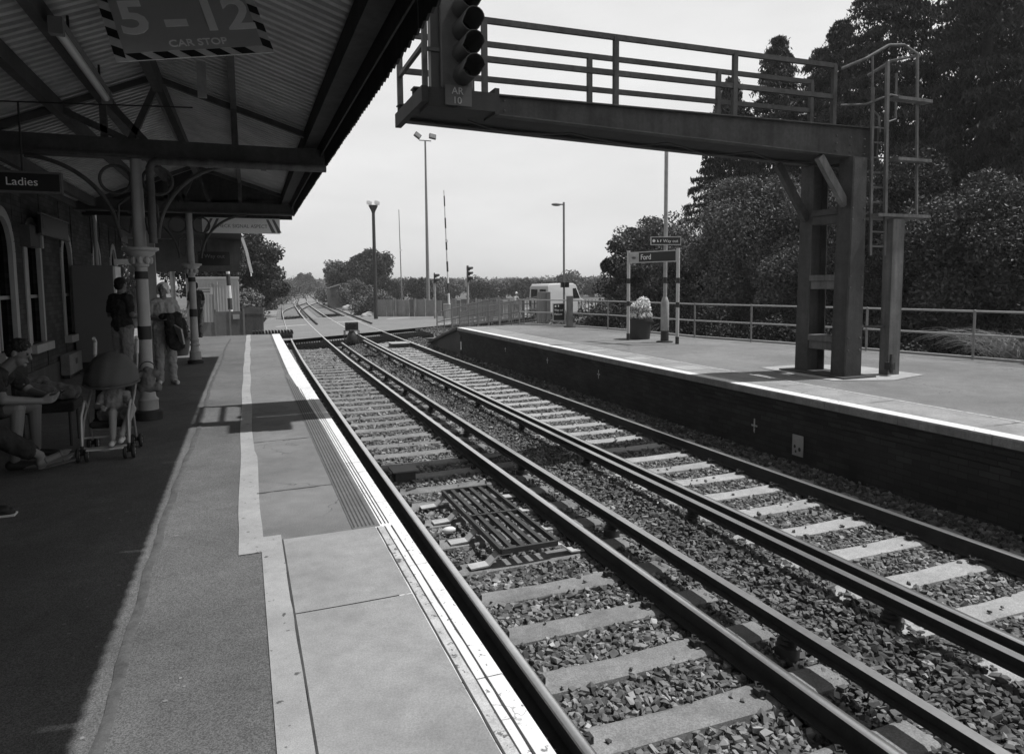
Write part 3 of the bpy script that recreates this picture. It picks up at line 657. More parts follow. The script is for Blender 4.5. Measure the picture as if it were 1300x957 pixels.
m = MB(); m.tube([(9.1, 8.62, 5.87), (9.4, 8.45, 6.0), (9.85, 8.4, 6.25), (10.2, 8.42, 6.3), (10.70, 8.52, 6.22), (10.45, 8.85, 6.2), (10.2, 9.1, 6.0)], .024, 8); m.build('cage_hoop', steel_lt, T)
m = MB(); m.tube([(9.1, 8.62, 5.3), (9.5, 8.5, 5.32), (10.0, 8.45, 5.5), (10.3, 8.5, 5.5)], .017, 8); m.tube([(9.62, 8.5, 6.08), (9.66, 8.5, 5.25), (9.8, 8.5, 5.15), (9.84, 8.5, 4.9)], .016, 8); m.tube([(10.4, 8.7, 5.95), (10.42, 8.7, 5.2), (10.1, 8.6, 5.1)], .016, 8); m.build('grab_rail', steel_lt, T)
# colour light signal
T = root('railway_signal', (2.6, 8.1, 4.8), 0, 'black three aspect colour light signal head at the tip of the gantry arm', 'signal')
m = MB(); m.box(2.2, 2.74, 8.13, 8.27, 4.76, 6.5); m.build('backplate', black_paint, T, bevel=.01)
m = MB(); m.box(2.3, 2.70, 8.06, 8.128, 4.80, 6.35); m.build('lamp_case', dark_metal, T, bevel=.02)
for i in range(4):
    z = 4.955+i*.255; m = MB(); n = 18; r = .118; vs = []
    for y, k in ((8.06, 1.0), (7.68, 1.0)):
        vs += [(2.56+r*cos(2*pi*j/n), y-(.12 if (y < 8 and sin(2*pi*j/n) > -.3) else 0), z+r*sin(2*pi*j/n)*.98) for j in range(n)]
    vs += [(2.56+(p[0]-2.56)*.93, p[1], z+(p[2]-z)*.93) for p in vs]
    m.add(vs, [(j, (j+1) % n, n+(j+1) % n, n+j) for j in range(n)]+[(2*n+(j+1) % n, 2*n+j, 3*n+j, 3*n+(j+1) % n) for j in range(n)]+[(n+j, n+(j+1) % n, 3*n+(j+1) % n, 3*n+j) for j in range(n)])
    hd = m.build('hood', black_paint, T, smooth=True)
    m = MB(); m.lathe([(.11, 0), (.09, .02), (.02, .03)], (0, 0, 0), 16); m.v = [(2.56+a, 8.04-c, z+b_) for a, b_, c in m.v]; m.build('lens', mat('lens_dark', .02, .15, .1, 3, spec=.6), hd, smooth=True)
m = MB(); m.box(2.34, 2.67, 8.035, 8.047, 4.60, 4.83); m.build('number_plate', mat('plate_dark', .05, .6, .2, 8), T)
text('plate_text', 'AR', .115, (2.42, 8.033, 4.73), (1, 0, 0), (0, 0, 1), mat('plate_text', .26, .7, .1, 5), T)
text('plate_text', '10', .115, (2.43, 8.033, 4.62), (1, 0, 0), (0, 0, 1), MATS['plate_text'], T)
# ------------------------------------------------------------------ platform canopy
roof_m = mat('roof_sheet', .46, .8, .2, 1.2, streak=.2)
tim = mat('canopy_timber', .075, .75, .3, 3, streak=.2)
tim_d = mat('canopy_edge', .03, .8, .4, 4, streak=.5)
T = root('platform_canopy', (-1.05, 9.3, PZ), 0, 'ridged corrugated canopy over the left platform on cast iron columns', 'canopy')
def zr(x): return 4.98-.32*(x+.88) if x > -.88 else 4.98+.42*(x+.88)
CY0, CY1 = -5.5, 16.65
vs = []; m = MB(); ys = []; y = CY0; pitch = .14
while y < CY1: ys += [(y, 0), (y+.06, 0), (y+.072, .06), (y+.128, .06)]; y += pitch
xs = [-3.15, -2.0, -.88, 0, .98]
m.sheet([[(x+off(y), y, zr(x)+.05+h) for x in xs] for y, h in ys]); o = m.build('roof_sheet', roof_m, T); sf = o.modifiers.new('thick', 'SOLIDIFY'); sf.thickness = .006; sf.offset = 1
for x, w, h, dz in ((-1.42, .09, .16, .08), (-1.85, .09, .16, .08), (-.84, .10, .2, .1), (.88, .16, .20, .08), (-2.7, .09, .16, .08), (-.02, .07, .11, .02)):
    m = MB(); z = zr(x)-dz; m.slab(x-w/2, x+w/2, CY0, CY1-.1, z-h/2, z+h/2, 1.5); m.build('purlin', tim_d if x > .5 else tim, T)
m = MB(); m.slab(.985, 1.0, CY0, CY1, 4.12, 4.50, 1); m.build('fascia', tim_d, T)
m = MB(); m.sweep([(1.005, 4.36), (1.01, 4.30), (1.04, 4.28), (1.07, 4.31), (1.085, 4.38), (1.07, 4.38), (1.06, 4.33), (1.04, 4.30), (1.02, 4.32), (1.015, 4.38)], 0, yrange(CY0, CY1, 1)); m.build('gutter', tim_d, T)
m = MB(); y = CY0; i = 0                               # saw tooth valance boards
while y < CY1-.05:
    x = 1.09+off(y); m.prism([(0, .34), (0, .022), (.059, 0), (.118, .022), (.118, .34)], (x, y, 4.055+random.uniform(-.006, .006)), (0, 1, 0), (0, 0, 1), (.016, 0, 0)); y += .1195+(.006 if random.random() < .12 else 0)
m.build('valance', tim_d, T)
m = MB(); m.prism([(-3.1, 4.20), (-3.1, zr(-3.1)+.04), (-.88, zr(-.88)+.04), (.97, zr(.97)+.04), (.97, 4.20)], (off(16.5), 16.5, 0), (1, 0, 0), (0, 0, 1), (0, .04, 0)); m.build('gable_board', tim, T)
m = MB(); m.box(-3.05+off(16.5), 1.05+off(16.5), 16.44, 16.49, 3.96, 4.24); m.build('end_beam', tim_d, T)
for k, by in enumerate((2.9, 9.3, 15.72)):
    o = off(by)
    m = MB(); m.box(-3.05+o, 1.04+o, by-.06, by+.06, 4.02, 4.21); m.box(-3.05+o, 1.04+o, by-.1, by+.1, 3.985, 4.02); m.build('crossbeam', tim, T)
    m = MB(); m.bar((-.02+o, by, 4.2), (-.02+o, by, 4.72), .07, .08); m.build('post', steel_lt, T)
    m = MB()
    for a, c in (((-1.0, 4.2), (-1.42, 4.68)), ((-1.15, 4.2), (-.85, 4.86)), ((-1.2, 4.2), (-1.85, 4.5)), ((-2.6, 4.2), (-1.85, 4.5)), ((-1.42, 4.2), (-1.42, 4.66)), ((-.6, 4.2), (-.84, 4.85))): m.bar((a[0]+o, by, a[1]), (c[0]+o, by, c[1]), .07, .08, (0, 1, 0))
    m.build('strut', tim, T)
    m = MB(); m.bar((-3.05+o, by+.02, zr(-3.05)-.04), (-.88+o, by+.02, zr(-.88)-.04), .07, .07, (0, 1, 0)); m.bar((-.88+o, by+.02, zr(-.88)-.04), (.9+o, by+.02, zr(.9)-.04), .07, .07, (0, 1, 0)); m.build('rafter', tim, T)
    if k == 0: continue
    # cast iron column
    cx = -1.115+o+(.10 if k == 2 else 0); c = (cx, by, 0)
    m = MB(); m.lathe([(.15, PZ), (.15, PZ+.03), (.115, PZ+.05), (.11, PZ+.22), (.118, PZ+.24), (.09, PZ+.27), (.078, PZ+.36), (.098, PZ+.38), (.098, PZ+.40), (.078, PZ+.42), (.078, PZ+.46), (.092, PZ+.48), (.092, PZ+.50), (.074, PZ+.52), (.066, 2.72), (.085, 2.73), (.09, 2.76), (.075, 2.79), (.1, 2.84), (.15, 2.87), (.16, 2.9), (.2, 2.92), (.2, 2.95), (.07, 2.96), (.062, 3.98)], c, 20)
    cl = m.build('column', cream, T, smooth=True)
    for pf in ([(.077, 1.86), (.076, 2.02)], [(.073, 2.58), (.072, 2.67)], [(.152, PZ), (.156, PZ+.10), (.12, PZ+.12)] if k == 1 else [(.156, PZ), (.156, PZ+.06), (.12, PZ+.08)]): m = MB(); m.lathe(pf, c, 20); m.build('painted_band', mat('band_dark', .03, .6, .2, 5), cl, smooth=True)
    m = MB()
    for a in range(8): m.ball((cx+.10*cos(a*pi/4), by+.10*sin(a*pi/4), 2.80), .035, 8, (1, 1, 1.4))
    m.build('capital_leaf', cream, cl, smooth=True)
    for s in (-1, 1):
        m = MB(); m.ring((cx+s*.22, by, 3.74), .16, .018, (1, 0, 0), (0, 0, 1)); m.ring((cx+s*1.15, by, 3.02), .95, .024, (-s, 0, 0), (0, 0, 1), 22, 8, .05, pi/2-.05)
        m.tube([(cx+s*.08, by, 3.55), (cx+s*.2, by, 3.45), (cx+s*.22, by, 3.2), (cx+s*.1, by, 3.12), (cx+s*.07, by, 3.3)], .016, 6); m.build('bracket', tim, cl, smooth=True)
m = MB(); m.tube([(-.93, 9.2, 3.0), (-.93, 9.2, 3.88), (-.9, 9.18, 3.93), (-.85, 9.17, 3.95), (.2, 9.17, 3.955), (1.08, 9.17, 3.96)], .045, 10); m.tube([(.3, 9.17, 3.955), (.36, 9.17, 3.955)], .055, 10); m.tube([(-.3, 9.17, 3.955), (-.24, 9.17, 3.955)], .055, 10); m.build('drainpipe', steel_lt, T, smooth=True)
m = MB(); m.tube([(-3.0, 8.4, 4.30), (-.4, 8.4, 4.42)], .008, 6); m.build('conduit', black_paint, T)
m = MB(); m.tube([(-.98, 5.3, 4.45), (-.98, 5.3, 4.9)], .008, 6); m.build('cable_drop', black_paint, T)
# fluorescent batten
T = root('tube_light', (-1.27, 7.7, 4.55), 0, 'long pale unlit fluorescent tube fitting under the canopy roof', 'light')
m = MB(); m.box(-1.31, -1.23, 6.55, 8.8, 4.56, 4.62); m.build('housing', mat('housing', .2, .6, .1, 4), T)
m = MB(); m.tube([(-1.27, 6.62, 4.53), (-1.27, 8.74, 4.53)], .038, 12); m.build('diffuser', mat('diffuser', .6, .3, .05, 4), T, smooth=True)
for ya, yb in ((6.52, 6.6), (8.76, 8.82)): m = MB(); m.box(-1.32, -1.22, ya, yb, 4.48, 4.61); m.build('end_cap', mat('housing', .2), T)
m = MB(); m.tube([(-1.27, 7, 4.62), (-1.27, 7, 4.78)], .012, 6); m.tube([(-1.27, 8.4, 4.62), (-1.27, 8.4, 4.78)], .012, 6); m.build('hanger', black_paint, T)
# small perforated bracket plate under the roof
m = MB(); m.box(-.30, -.22, 7.3, 7.33, 4.27, 4.60); tag(m.build('bracket_plate', mat('plate_pale', .3, .7, .2, 6)), 'pale perforated metal plate hanging from the roof sheets behind the car stop sign', 'plate')
# ------------------------------------------------------------------ station building
T = root('station_building', (-3.05, 8, PZ), 0, 'dark brick station building with arched windows behind the seated people', 'building')
WX = -3.05
BAYS = [(1.5, 2.5), (4.5, 5.5), (7.6, 8.6), (10.9, 11.9), (12.35, 13.3), (14.55, 15.4), (17.2, 18.1), (19.2, 20.1)]
wm = MB(); SILL, SPR = 1.62, 3.0
def wpanel(m, y0, y1, z0, z1, x=WX): m.box(x-.3+off((y0+y1)/2), x+off((y0+y1)/2), y0, y1, z0, z1)
prev = -6
for a, b_ in BAYS:
    wpanel(wm, prev, a, PZ, 4.2); wpanel(wm, a, b_, PZ, SILL); o = off((a+b_)/2); r = (b_-a)/2; c = (a+b_)/2
    arc = [(c-r*cos(pi*i/12), SPR+r*sin(pi*i/12)*1.15) for i in range(13)]
    wm.prism([(a, 4.2)]+arc+[(b_, 4.2)], (WX-.3+o, 0, 0), (0, 1, 0), (0, 0, 1), (.3, 0, 0)); prev = b_
wpanel(wm, prev, 21.0, PZ, 4.2); wm.build('wall', wall_brick, T)
m = MB(); m.box(WX+.004, WX+.10, -6, 16.0, PZ, 1.22); m.build('plinth', mat('plinth', .07, .85, .25, 2, streak=.3), T)
for a, b_ in BAYS:
    o = off((a+b_)/2); r = (b_-a)/2; c = (a+b_)/2; m = MB(); X = WX-.02+o
    pts = [(X, a+.03, SILL)]+[(X, c-(r-.03)*cos(pi*i/12), SPR+(r-.03)*sin(pi*i/12)*1.15) for i in range(13)]+[(X, b_-.03, SILL)]
    for p, q in zip(pts, pts[1:]): m.bar(p, q, .14, .06, (1, 0, 0))
    m.bar((X-.08, c, SILL), (X-.08, c, SPR+r), .05, .05); m.bar((X-.08, a, 2.35), (X-.08, b_, 2.35), .05, .05, (1, 0, 0)); w = m.build('window', cream, T)
    m = MB(); m.box(X-.12, X-.11, a, b_, SILL, SPR+r*1.15); m.build('pane', mat('window_glass', .01, .12, .1, 3, spec=.5), w)
    m = MB(); m.box(WX-.1+o, WX+.1+o, a-.06, b_+.06, SILL-.13, SILL-.004); m.build('sill', cream, w)
for y in (22.3, 24.4):
    pass
m = MB(); m.box(-2.5, -2.1, 20.95, 21.1, PZ, 4.0); m.build('door_frame', cream, T)
m = MB(); m.tube([(-2.9+off(16.8), 16.8, PZ), (-2.9+off(16.8), 16.8, 4.1)], .04, 8); m.build('downpipe', cream, T, smooth=True)
m = MB(); m.slab(-3.05, -2.98, -6, 21, 4.02, 4.14, 2); m.build('wall_plate', tim, T)
# far shelter canopy
T = root('far_canopy', (-1, 25.5, PZ), 0, 'low dark canopy with a white curved end board beyond the main canopy', 'canopy')
m = MB(); m.add([(-3.6, 16.8, 4.0), (.1, 16.8, 3.95), (.1, 29, 3.95), (-3.6, 29, 4.0), (-3.6, 16.8, 4.1), (.1, 16.8, 4.05), (.1, 29, 4.05), (-3.6, 29, 4.1)], [(3, 2, 1, 0), (4, 5, 6, 7), (0, 1, 5, 4), (1, 2, 6, 5), (2, 3, 7, 6), (3, 0, 4, 7)]); m.build('roof', tim_d, T)
m = MB(); m.box(-3.1, .02, 23.85, 23.93, 2.95, 3.94); m.box(.02, .06, 23.85, 29, 3.3, 3.95); m.build('valance', tim, T)
m = MB()
p = [(.08, 4.02), (.2, 3.6), (.27, 3.2), (.33, 2.9)]
m.prism([(a, b_) for a, b_ in p]+[(a+.09, b_) for a, b_ in reversed(p)], (0, 23.75, 0), (1, 0, 0), (0, 0, 1), (0, .09, 0)); m.build('end_board', white_paint, T)
for x, y in ((-1.95, 24.3), (-1.66, 26.0), (-2.3, 28)):
    m = MB(); m.tube([(x, y, PZ), (x, y, 4.0)], .05, 10); m.build('column', cream, T, smooth=True)
    m = MB(); m.ring((x-.55, y, 3.3), .5, .02, (1, 0, 0), (0, 0, 1), 10, 6, .0, pi/2); m.ring((x+.55, y, 3.3), .5, .02, (-1, 0, 0), (0, 0, 1), 10, 6, .0, pi/2); m.build('bracket', tim, T, smooth=True)
# ------------------------------------------------------------------ signs under the canopy
T = root('car_stop_sign', (-.25, 5.1, 4.3), 0, 'tilted car stop board with striped border hanging under the canopy', 'sign')
BL = V(-.66, 5.0, 3.88); ux = (V(.28, 5.12, 4.08)-BL).normalized(); uz = V(-.78, 5.22, 4.32)-BL; uz = (uz-ux*uz.dot(ux)).normalized(); un = ux.cross(uz)  # faces the camera side
def sp(u, v, n=0): return BL+ux*u+uz*v+un*n
SW, SH = .97, .60
m = MB(); m.add([sp(u, v, n) for n in (-.005, 0) for u, v in ((0, 0), (SW, 0), (SW, SH), (0, SH))], [(3, 2, 1, 0), (4, 5, 6, 7), (0, 1, 5, 4), (1, 2, 6, 5), (2, 3, 7, 6), (3, 0, 4, 7)]); m.build('border', mat('border_pale', .6, .6, .15, 8), T)
m = MB()
def q4(a, b_, c, d, n): m.add([sp(*a, n), sp(*b_, n), sp(*c, n), sp(*d, n)], [(0, 1, 2, 3)])
B_ = .06
for i in range(5):
    x = .06+i*.16; q4((x, B_-.002), (x+.09, B_-.002), (x+.15, .002), (x+.06, .002), .0022); m.build('border_stripe', sign_black, T); m = MB()
for i in range(4):
    y = .06+i*.15
    m = MB(); q4((0, y+.075), (0, y), (B_, y-.04), (B_, y+.035), .0022); m.build('border_stripe', sign_black, T)
    m = MB(); q4((SW-B_, y+.075), (SW-B_, y), (SW, y-.04), (SW, y+.035), .0022); m.build('border_stripe', sign_black, T)
m = MB(); m.add([sp(u, v, n) for n in (0, .004) for u, v in ((B_, B_), (SW-B_, B_), (SW-B_, SH-.03), (B_, SH-.03))], [(4, 5, 6, 7), (0, 1, 5, 4), (1, 2, 6, 5), (2, 3, 7, 6), (3, 0, 4, 7)]); m.build('panel', mat('panel_grey', .42, .5, .06, 5), T)
lt = mat('letter_pale', .85, .6, .05, 5)
text('lettering', '5', .38, sp(.08, .215, .0045), ux, uz, lt, T, bold=.022); text('lettering', '-', .38, sp(.345, .20, .0045), ux, uz, lt, T, sx=1.2, bold=.03); text('lettering', '12', .38, sp(.54, .215, .0045), ux, uz, lt, T, bold=.022)
text('lettering', 'CAR STOP', .078, sp(.33, .09, .0045), ux, uz, lt, T, bold=.012)
m = MB()
for u in (.15, .8): m.tube([sp(u, SH-.01, -.01), sp(u, SH-.01, -.01)+V(0, 0, .12)], .008, 6)
m.build('hanger', dark_metal, T)
T = root('aspect_sign', (.07, 15.9, 3.8), 0, 'long white reminder board with diagonal stripes below the end beam of the canopy', 'sign')
m = MB(); m.box(-.68, .86, 15.86, 15.88, 3.60, 3.92); m.build('board', mat('board_white', .85, .6, .06, 5), T)
m = MB()
for x, s in ((-.66, 1), (-.54, 1), (.72, -1), (.84, -1)): m.add([(x+(.0 if s > 0 else -.03), 15.857, 3.62), (x+.05, 15.857, 3.62), (x+.05+.14*s, 15.857, 3.90), (x+.0+.14*s, 15.857, 3.90)], [(0, 1, 2, 3)])
m.build('stripe', mat('stripe_grey', .16), T)
text('lettering', 'CHECK SIGNAL ASPECT', .105, (-.45, 15.858, 3.715), (1, 0, 0), (0, 0, 1), mat('stripe_grey', .16), T, ex=.001, sx=.94)
m = MB(); m.box(-.4, -.36, 15.88, 15.9, 3.9, 3.99); m.box(.5, .54, 15.88, 15.9, 3.9, 3.99); m.build('hanger', dark_metal, T)
T = root('ladies_sign', (-2.1, 8.6, 3.6), 0, 'black hanging sign with pale lettering pointing to the ladies room', 'sign')
m = MB(); m.box(-2.75, -1.70, 8.58, 8.66, 3.47, 3.49); m.box(-2.75, -1.70, 8.58, 8.66, 3.67, 3.69); m.box(-1.72, -1.70, 8.58, 8.66, 3.49, 3.67); m.build('frame', mat('frame_grey', .13), T)
m = MB(); m.box(-2.75, -1.721, 8.59, 8.65, 3.491, 3.669); m.build('panel', sign_black, T)
text('lettering', 'Ladies', .115, (-2.20, 8.587, 3.545), (1, 0, 0), (0, 0, 1), lt, T, ex=.002)
m = MB(); m.tube([(-2.05, 8.62, 3.69), (-2.05, 8.62, 4.4)], .01, 6); m.tube([(-2.5, 8.62, 3.69), (-2.5, 8.62, 4.3)], .01, 6); m.build('hanger', dark_metal, T)
T = root('wall_sign', (-2.95, 13.3, 3.5), 0, 'dark sign with a small pale symbol fixed above the windows', 'sign')
m = MB(); m.box(-2.82, -2.78, 12.5, 14.3, 3.32, 3.6); m.build('panel', sign_black, T); m = MB(); m.box(-2.82, -2.77, 12.48, 14.32, 3.29, 3.315); m.box(-2.82, -2.77, 12.48, 14.32, 3.605, 3.63); m.build('frame', mat('frame_grey', .13), T)
m = MB(); m.box(-2.779, -2.775, 12.6, 12.85, 3.4, 3.54); m.build('symbol', mat('symbol', .12), T); m = MB(); m.box(-3.1, -2.82, 13.3, 13.35, 3.62, 3.66); m.build('bracket', dark_metal, T)
T = root('junction_box', (-3, 12.5, 3.2), 0, 'grey electrical box with a pale side fixed high on the brick wall', 'box')
m = MB(); m.box(-3.03, -2.86, 12.2, 12.75, 3.1, 3.42); m.build('case', mat('case_grey', .09), T); m = MB(); m.box(-3.0, -2.84, 12.78, 12.86, 3.1, 3.4); m.build('side_panel', cream, T)
T = root('timetable_frame', (-3, 12.1, 2.5), 0, 'small dark framed notice with faint text lines on the brick pier', 'notice')
m = MB(); m.box(-3.03, -3.0, 12.0, 12.3, 2.35, 2.65); m.build('frame', sign_black, T); m = MB()
for i in range(3): m.box(-2.999, -2.997, 12.05, 12.25, 2.42+i*.07, 2.44+i*.07)
m.build('notice_line', mat('frame_grey', .13), T)
T = root('heater_cabinet', (-2.9, 15, 1), 0, 'pale low cabinet fixed to the foot of the wall beside the ticket machine', 'cabinet')
m = MB(); m.box(-2.94, -2.80, 13.9, 14.9, .96, 1.32); m.build('case', mat('heater_grey', .2), T, bevel=.01); m = MB(); m.box(-2.797, -2.792, 14.35, 14.5, 1.12, 1.22); m.build('badge', mat('case_grey', .09), T); m = MB(); m.box(-2.93, -2.83, 14.0, 14.8, PZ, .96); m.build('foot', black_paint, T)
T = root('ticket_machine', (-2.55, 15.4, PZ), 0, 'tall grey ticket machine cabinet seen from its blank side', 'ticket machine')
m = MB(); m.box(-2.92, -2.24, 15.05, 15.75, 1.07, 2.90); m.build('case', mat('machine_grey', .14, .6, .06, 3), T, bevel=.012)
m = MB(); m.box(-2.9, -2.26, 15.08, 15.72, PZ, 1.068); m.build('base', black_paint, T)
m = MB(); m.box(-2.238, -2.20, 15.08, 15.72, 2.15, 2.88); m.build('header_panel', white_paint, T)
m = MB(); m.box(-2.238, -2.21, 15.08, 15.72, 1.4, 2.14); m.build('screen_panel', sign_black, T)
m = MB(); m.bar((-2.2, 15.1, 2.1), (-2.09, 15.1, 1.85), .04, .03); m.bar((-2.2, 15.7, 2.1), (-2.09, 15.7, 1.85), .04, .03); m.build('shelf_bracket', white_paint, T)
m = MB(); m.box(-2.238, -2.17, 15.08, 15.72, 1.08, 1.39); m.build('tray', cream, T)
m = MB(); m.box(-2.26, -1.98, 15.4, 15.44, 2.92, 3.03); m.box(-2.25, -2.2, 15.38, 15.45, 2.9, 2.93); m.build('top_sign', white_paint, T)
T = root('hanging_sign', (-.5, 18.6, 3.2), 0, 'black hanging way out sign past the second column', 'sign')
m = MB(); m.box(-.92, -.2, 18.58, 18.64, 3.0, 3.33); m.build('panel', sign_black, T); text('lettering', 'Way out', .13, (-.78, 18.575, 3.18), (1, 0, 0), (0, 0, 1), mat('letter_dim', .2), T, ex=.001)
m = MB(); m.box(-.75, -.7, 18.6, 18.63, 3.33, 4.4); m.box(-.94, -.18, 18.57, 18.65, 2.985, 2.999); m.build('hanger', dark_metal, T)
# ------------------------------------------------------------------ flower tub on the left platform
def leafy(P, size, name, m, parent, up=.3, asp=.5, droop=0.):
    n = len(P); a = RNG.normal(size=(n, 3)); a /= np.linalg.norm(a, axis=1)[:, None]
    if droop: a = a*(1-droop)+np.array([0, 0, -1])*droop; a /= np.linalg.norm(a, axis=1)[:, None]
    b_ = RNG.normal(size=(n, 3)); b_ -= a*(a*b_).sum(1)[:, None]; b_ /= np.linalg.norm(b_, axis=1)[:, None]
    s = (size*RNG.uniform(.6, 1.3, n))[:, None]; c = np.cross(a, b_)*.18
    v = np.stack([P-a*s, P+b_*s*asp+c*s, P+a*s, P-b_*s*asp+c*s], 1).reshape(-1, 3)
    f = np.arange(n*4).reshape(n, 4); sh = np.repeat(RNG.uniform(.6, 1.38, n), 4)
    return np_mesh(name, v, f, sh, m, parent)
def blobpts(n, c, r, gap=.0):
    u = RNG.normal(size=(n, 3)); u /= np.linalg.norm(u, axis=1)[:, None]
    return np.array(c)+u*np.array(r)*(RNG.uniform(0.2, 1, n)**.45)[:, None]
leaf_dark = mat('leaf_dark', .042, .65, .4, .6, attr='shade', spec=.25)
leaf_mid = mat('leaf_mid', .10, .6, .3, .6, attr='shade', spec=.4)
leaf_far = mat('leaf_far', .085, .7, .2, .2, attr='shade', spec=.3)
leaf_pale = mat('leaf_pale', .75, .6, .15, 6, attr='shade')
bark = mat('bark', .06, .9, .3, 4, bump=.6)
T = root('flower_tub', (-1.35, 17.7, PZ), 0, 'round dark planter tub standing behind the woman beside the far column', 'planter')
m = MB(); m.lathe([(.2, PZ), (.27, PZ+.42), (.29, PZ+.42), (.29, PZ+.5), (.25, PZ+.5), (.24, PZ+.45)], (-1.38, 17.7, 0), 18); m.build('tub', mat('tub_dark', .03, .6, .2, 4), T, smooth=True)
leafy(blobpts(700, (-1.38, 17.7, PZ+.6), (.26, .26, .16)), .04, 'foliage', leaf_mid, T)
# ------------------------------------------------------------------ people
skin = mat('skin', .17, .55, .08, 6, spec=.4)
dark_cloth = mat('dark_cloth', .022, .9, .3, 8, bump=.3, bscale=50)
navy = mat('navy_cloth', .035, .9, .25, 8, bump=.3, bscale=50)
pale_cloth = mat('pale_cloth', .30, .9, .12, 8, bump=.3, bscale=40)
white_cloth = mat('white_cloth', .42, .9, .1, 8, bump=.3, bscale=40)
hair_d = mat('hair_dark', .012, .7, .3, 30, bump=.6, bscale=150)
hair_w = mat('hair_white', .8, .8, .2, 30, bump=.6, bscale=120)
shoe_m = mat('shoe_dark', .02, .6, .2, 8); shoe_w = mat('shoe_white', .6, .7, .1, 8)
def capsule(m, a, ra, b, rb, n=12):
    a, b = Vector(a), Vector(b); d = b-a; L_ = d.length
    if L_ < 1e-6: m.ball(a, ra, n); return
    d /= L_; pts = []; rs = []
    for t in (-90, -60, -30, 0): pts.append(a+d*ra*sin(radians(t))); rs.append(max(ra*cos(radians(t)), .0006))
    for t in (0, 30, 60, 90): pts.append(b+d*rb*sin(radians(t))); rs.append(max(rb*cos(radians(t)), .0006))
    m.tube(pts, rs, n)
def blob(name, parts, mt, parent=None, voxel=.007, smooth=3, world=False):
    m = MB()
    for p in parts:
        if p[0] == 'c': capsule(m, *p[1:])
        else:
            M = None
            if len(p) > 3: M = p[3]
            m.ball(p[1], 1.0, 16, p[2], M)
    o = m.build(name, mt, parent, smooth=False, world=world)
    r = o.modifiers.new('remesh', 'REMESH'); r.mode = 'VOXEL'; r.voxel_size = voxel; r.use_smooth_shade = True
    s = o.modifiers.new('smooth', 'SMOOTH'); s.factor = .5; s.iterations = smooth
    if name in ('top', 'trousers', 'tee_shirt', 'shorts', 'coat', 'held_jacket', 'romper', 'hair', 'shopping_bag', 'jacket'):   # folds of cloth, tufts of hair
        tx = bpy.data.textures.get('folds_'+('h' if name == 'hair' else 'c')) or bpy.data.textures.new('folds_'+('h' if name == 'hair' else 'c'), 'CLOUDS'); tx.noise_scale = .022 if name == 'hair' else .075; tx.noise_depth = 3
        d = o.modifiers.new('folds', 'DISPLACE'); d.texture = tx; d.strength = .022 if name == 'hair' else .045; d.mid_level = .45; d.texture_coords = 'LOCAL'
    return o
def hand(wrist, d, nrm, side, curl=.5, s=1.):
    """palm and five fingers; d = finger direction, nrm = palm direction (fingers curl towards it), side = towards the thumb"""
    w, d, nrm, side = Vector(wrist), Vector(d).normalized(), Vector(nrm).normalized(), Vector(side).normalized(); P = []
    for k in (-.025, 0, .025): P.append(('c', w+side*k*.6*s, .018*s, w+d*.085*s+side*k*s, .014*s))
    for i, l in enumerate((.8, 1., .95, .75)):
        b = w+d*.088*s+side*(.030-.020*i)*s; a = curl*.9
        p1 = b+(d*cos(a)+nrm*sin(a))*.038*l*s; p2 = p1+(d*cos(2*a)+nrm*sin(2*a))*.028*l*s; p3 = p2+(d*cos(2.6*a)+nrm*sin(2.6*a))*.018*l*s
        P += [('c', b, .0085*s, p1, .008*s), ('c', p1, .008*s, p2, .0075*s), ('c', p2, .0075*s, p3, .0065*s)]
    t0 = w+d*.025*s+side*.026*s; t1 = t0+(d*.7+side*.7+nrm*.2).normalized()*.038*s; t2 = t1+(d*.9+side*.25+nrm*.4).normalized()*.03*s
    return P+[('c', t0, .012*s, t1, .010*s), ('c', t1, .010*s, t2, .008*s)]
def head(c, fwd, up=(0, 0, 1), s=1.):
    c, f, u = Vector(c), Vector(fwd).normalized(), Vector(up).normalized(); r = f.cross(u).normalized(); u = r.cross(f); M = Matrix((r, f, u)).transposed()
    P = [('e', c+u*.02*s, (.073*s, .092*s, .10*s), M), ('e', c+f*.03*s-u*.06*s, (.052*s, .055*s, .058*s), M), ('c', c+f*.09*s+u*.005*s, .009*s, c+f*.108*s-u*.025*s, .014*s),
         ('e', c+f*.088*s-u*.062*s, (.024*s, .01*s, .009*s), M), ('e', c+f*.075*s-u*.095*s, (.024*s, .02*s, .018*s), M), ('e', c+f*.080*s+u*.032*s, (.05*s, .012*s, .009*s), M)]
    for k in (-1, 1): P.append(('e', c+r*k*.076*s-f*.008*s-u*.01*s, (.010*s, .02*s, .032*s), M))
    return P
def face_bits(c, fwd, parent, up=(0, 0, 1), s=1.):
    c, f, u = Vector(c), Vector(fwd).normalized(), Vector(up).normalized(); r = f.cross(u).normalized(); u = r.cross(f)
    m = MB()
    for k in (-1, 1): m.ball(c+r*k*.031*s+f*.083*s+u*.012*s, .010*s, 8)
    m.build('eye', mat('eye', .03, .2, .1, 3), parent, smooth=True, world=False)
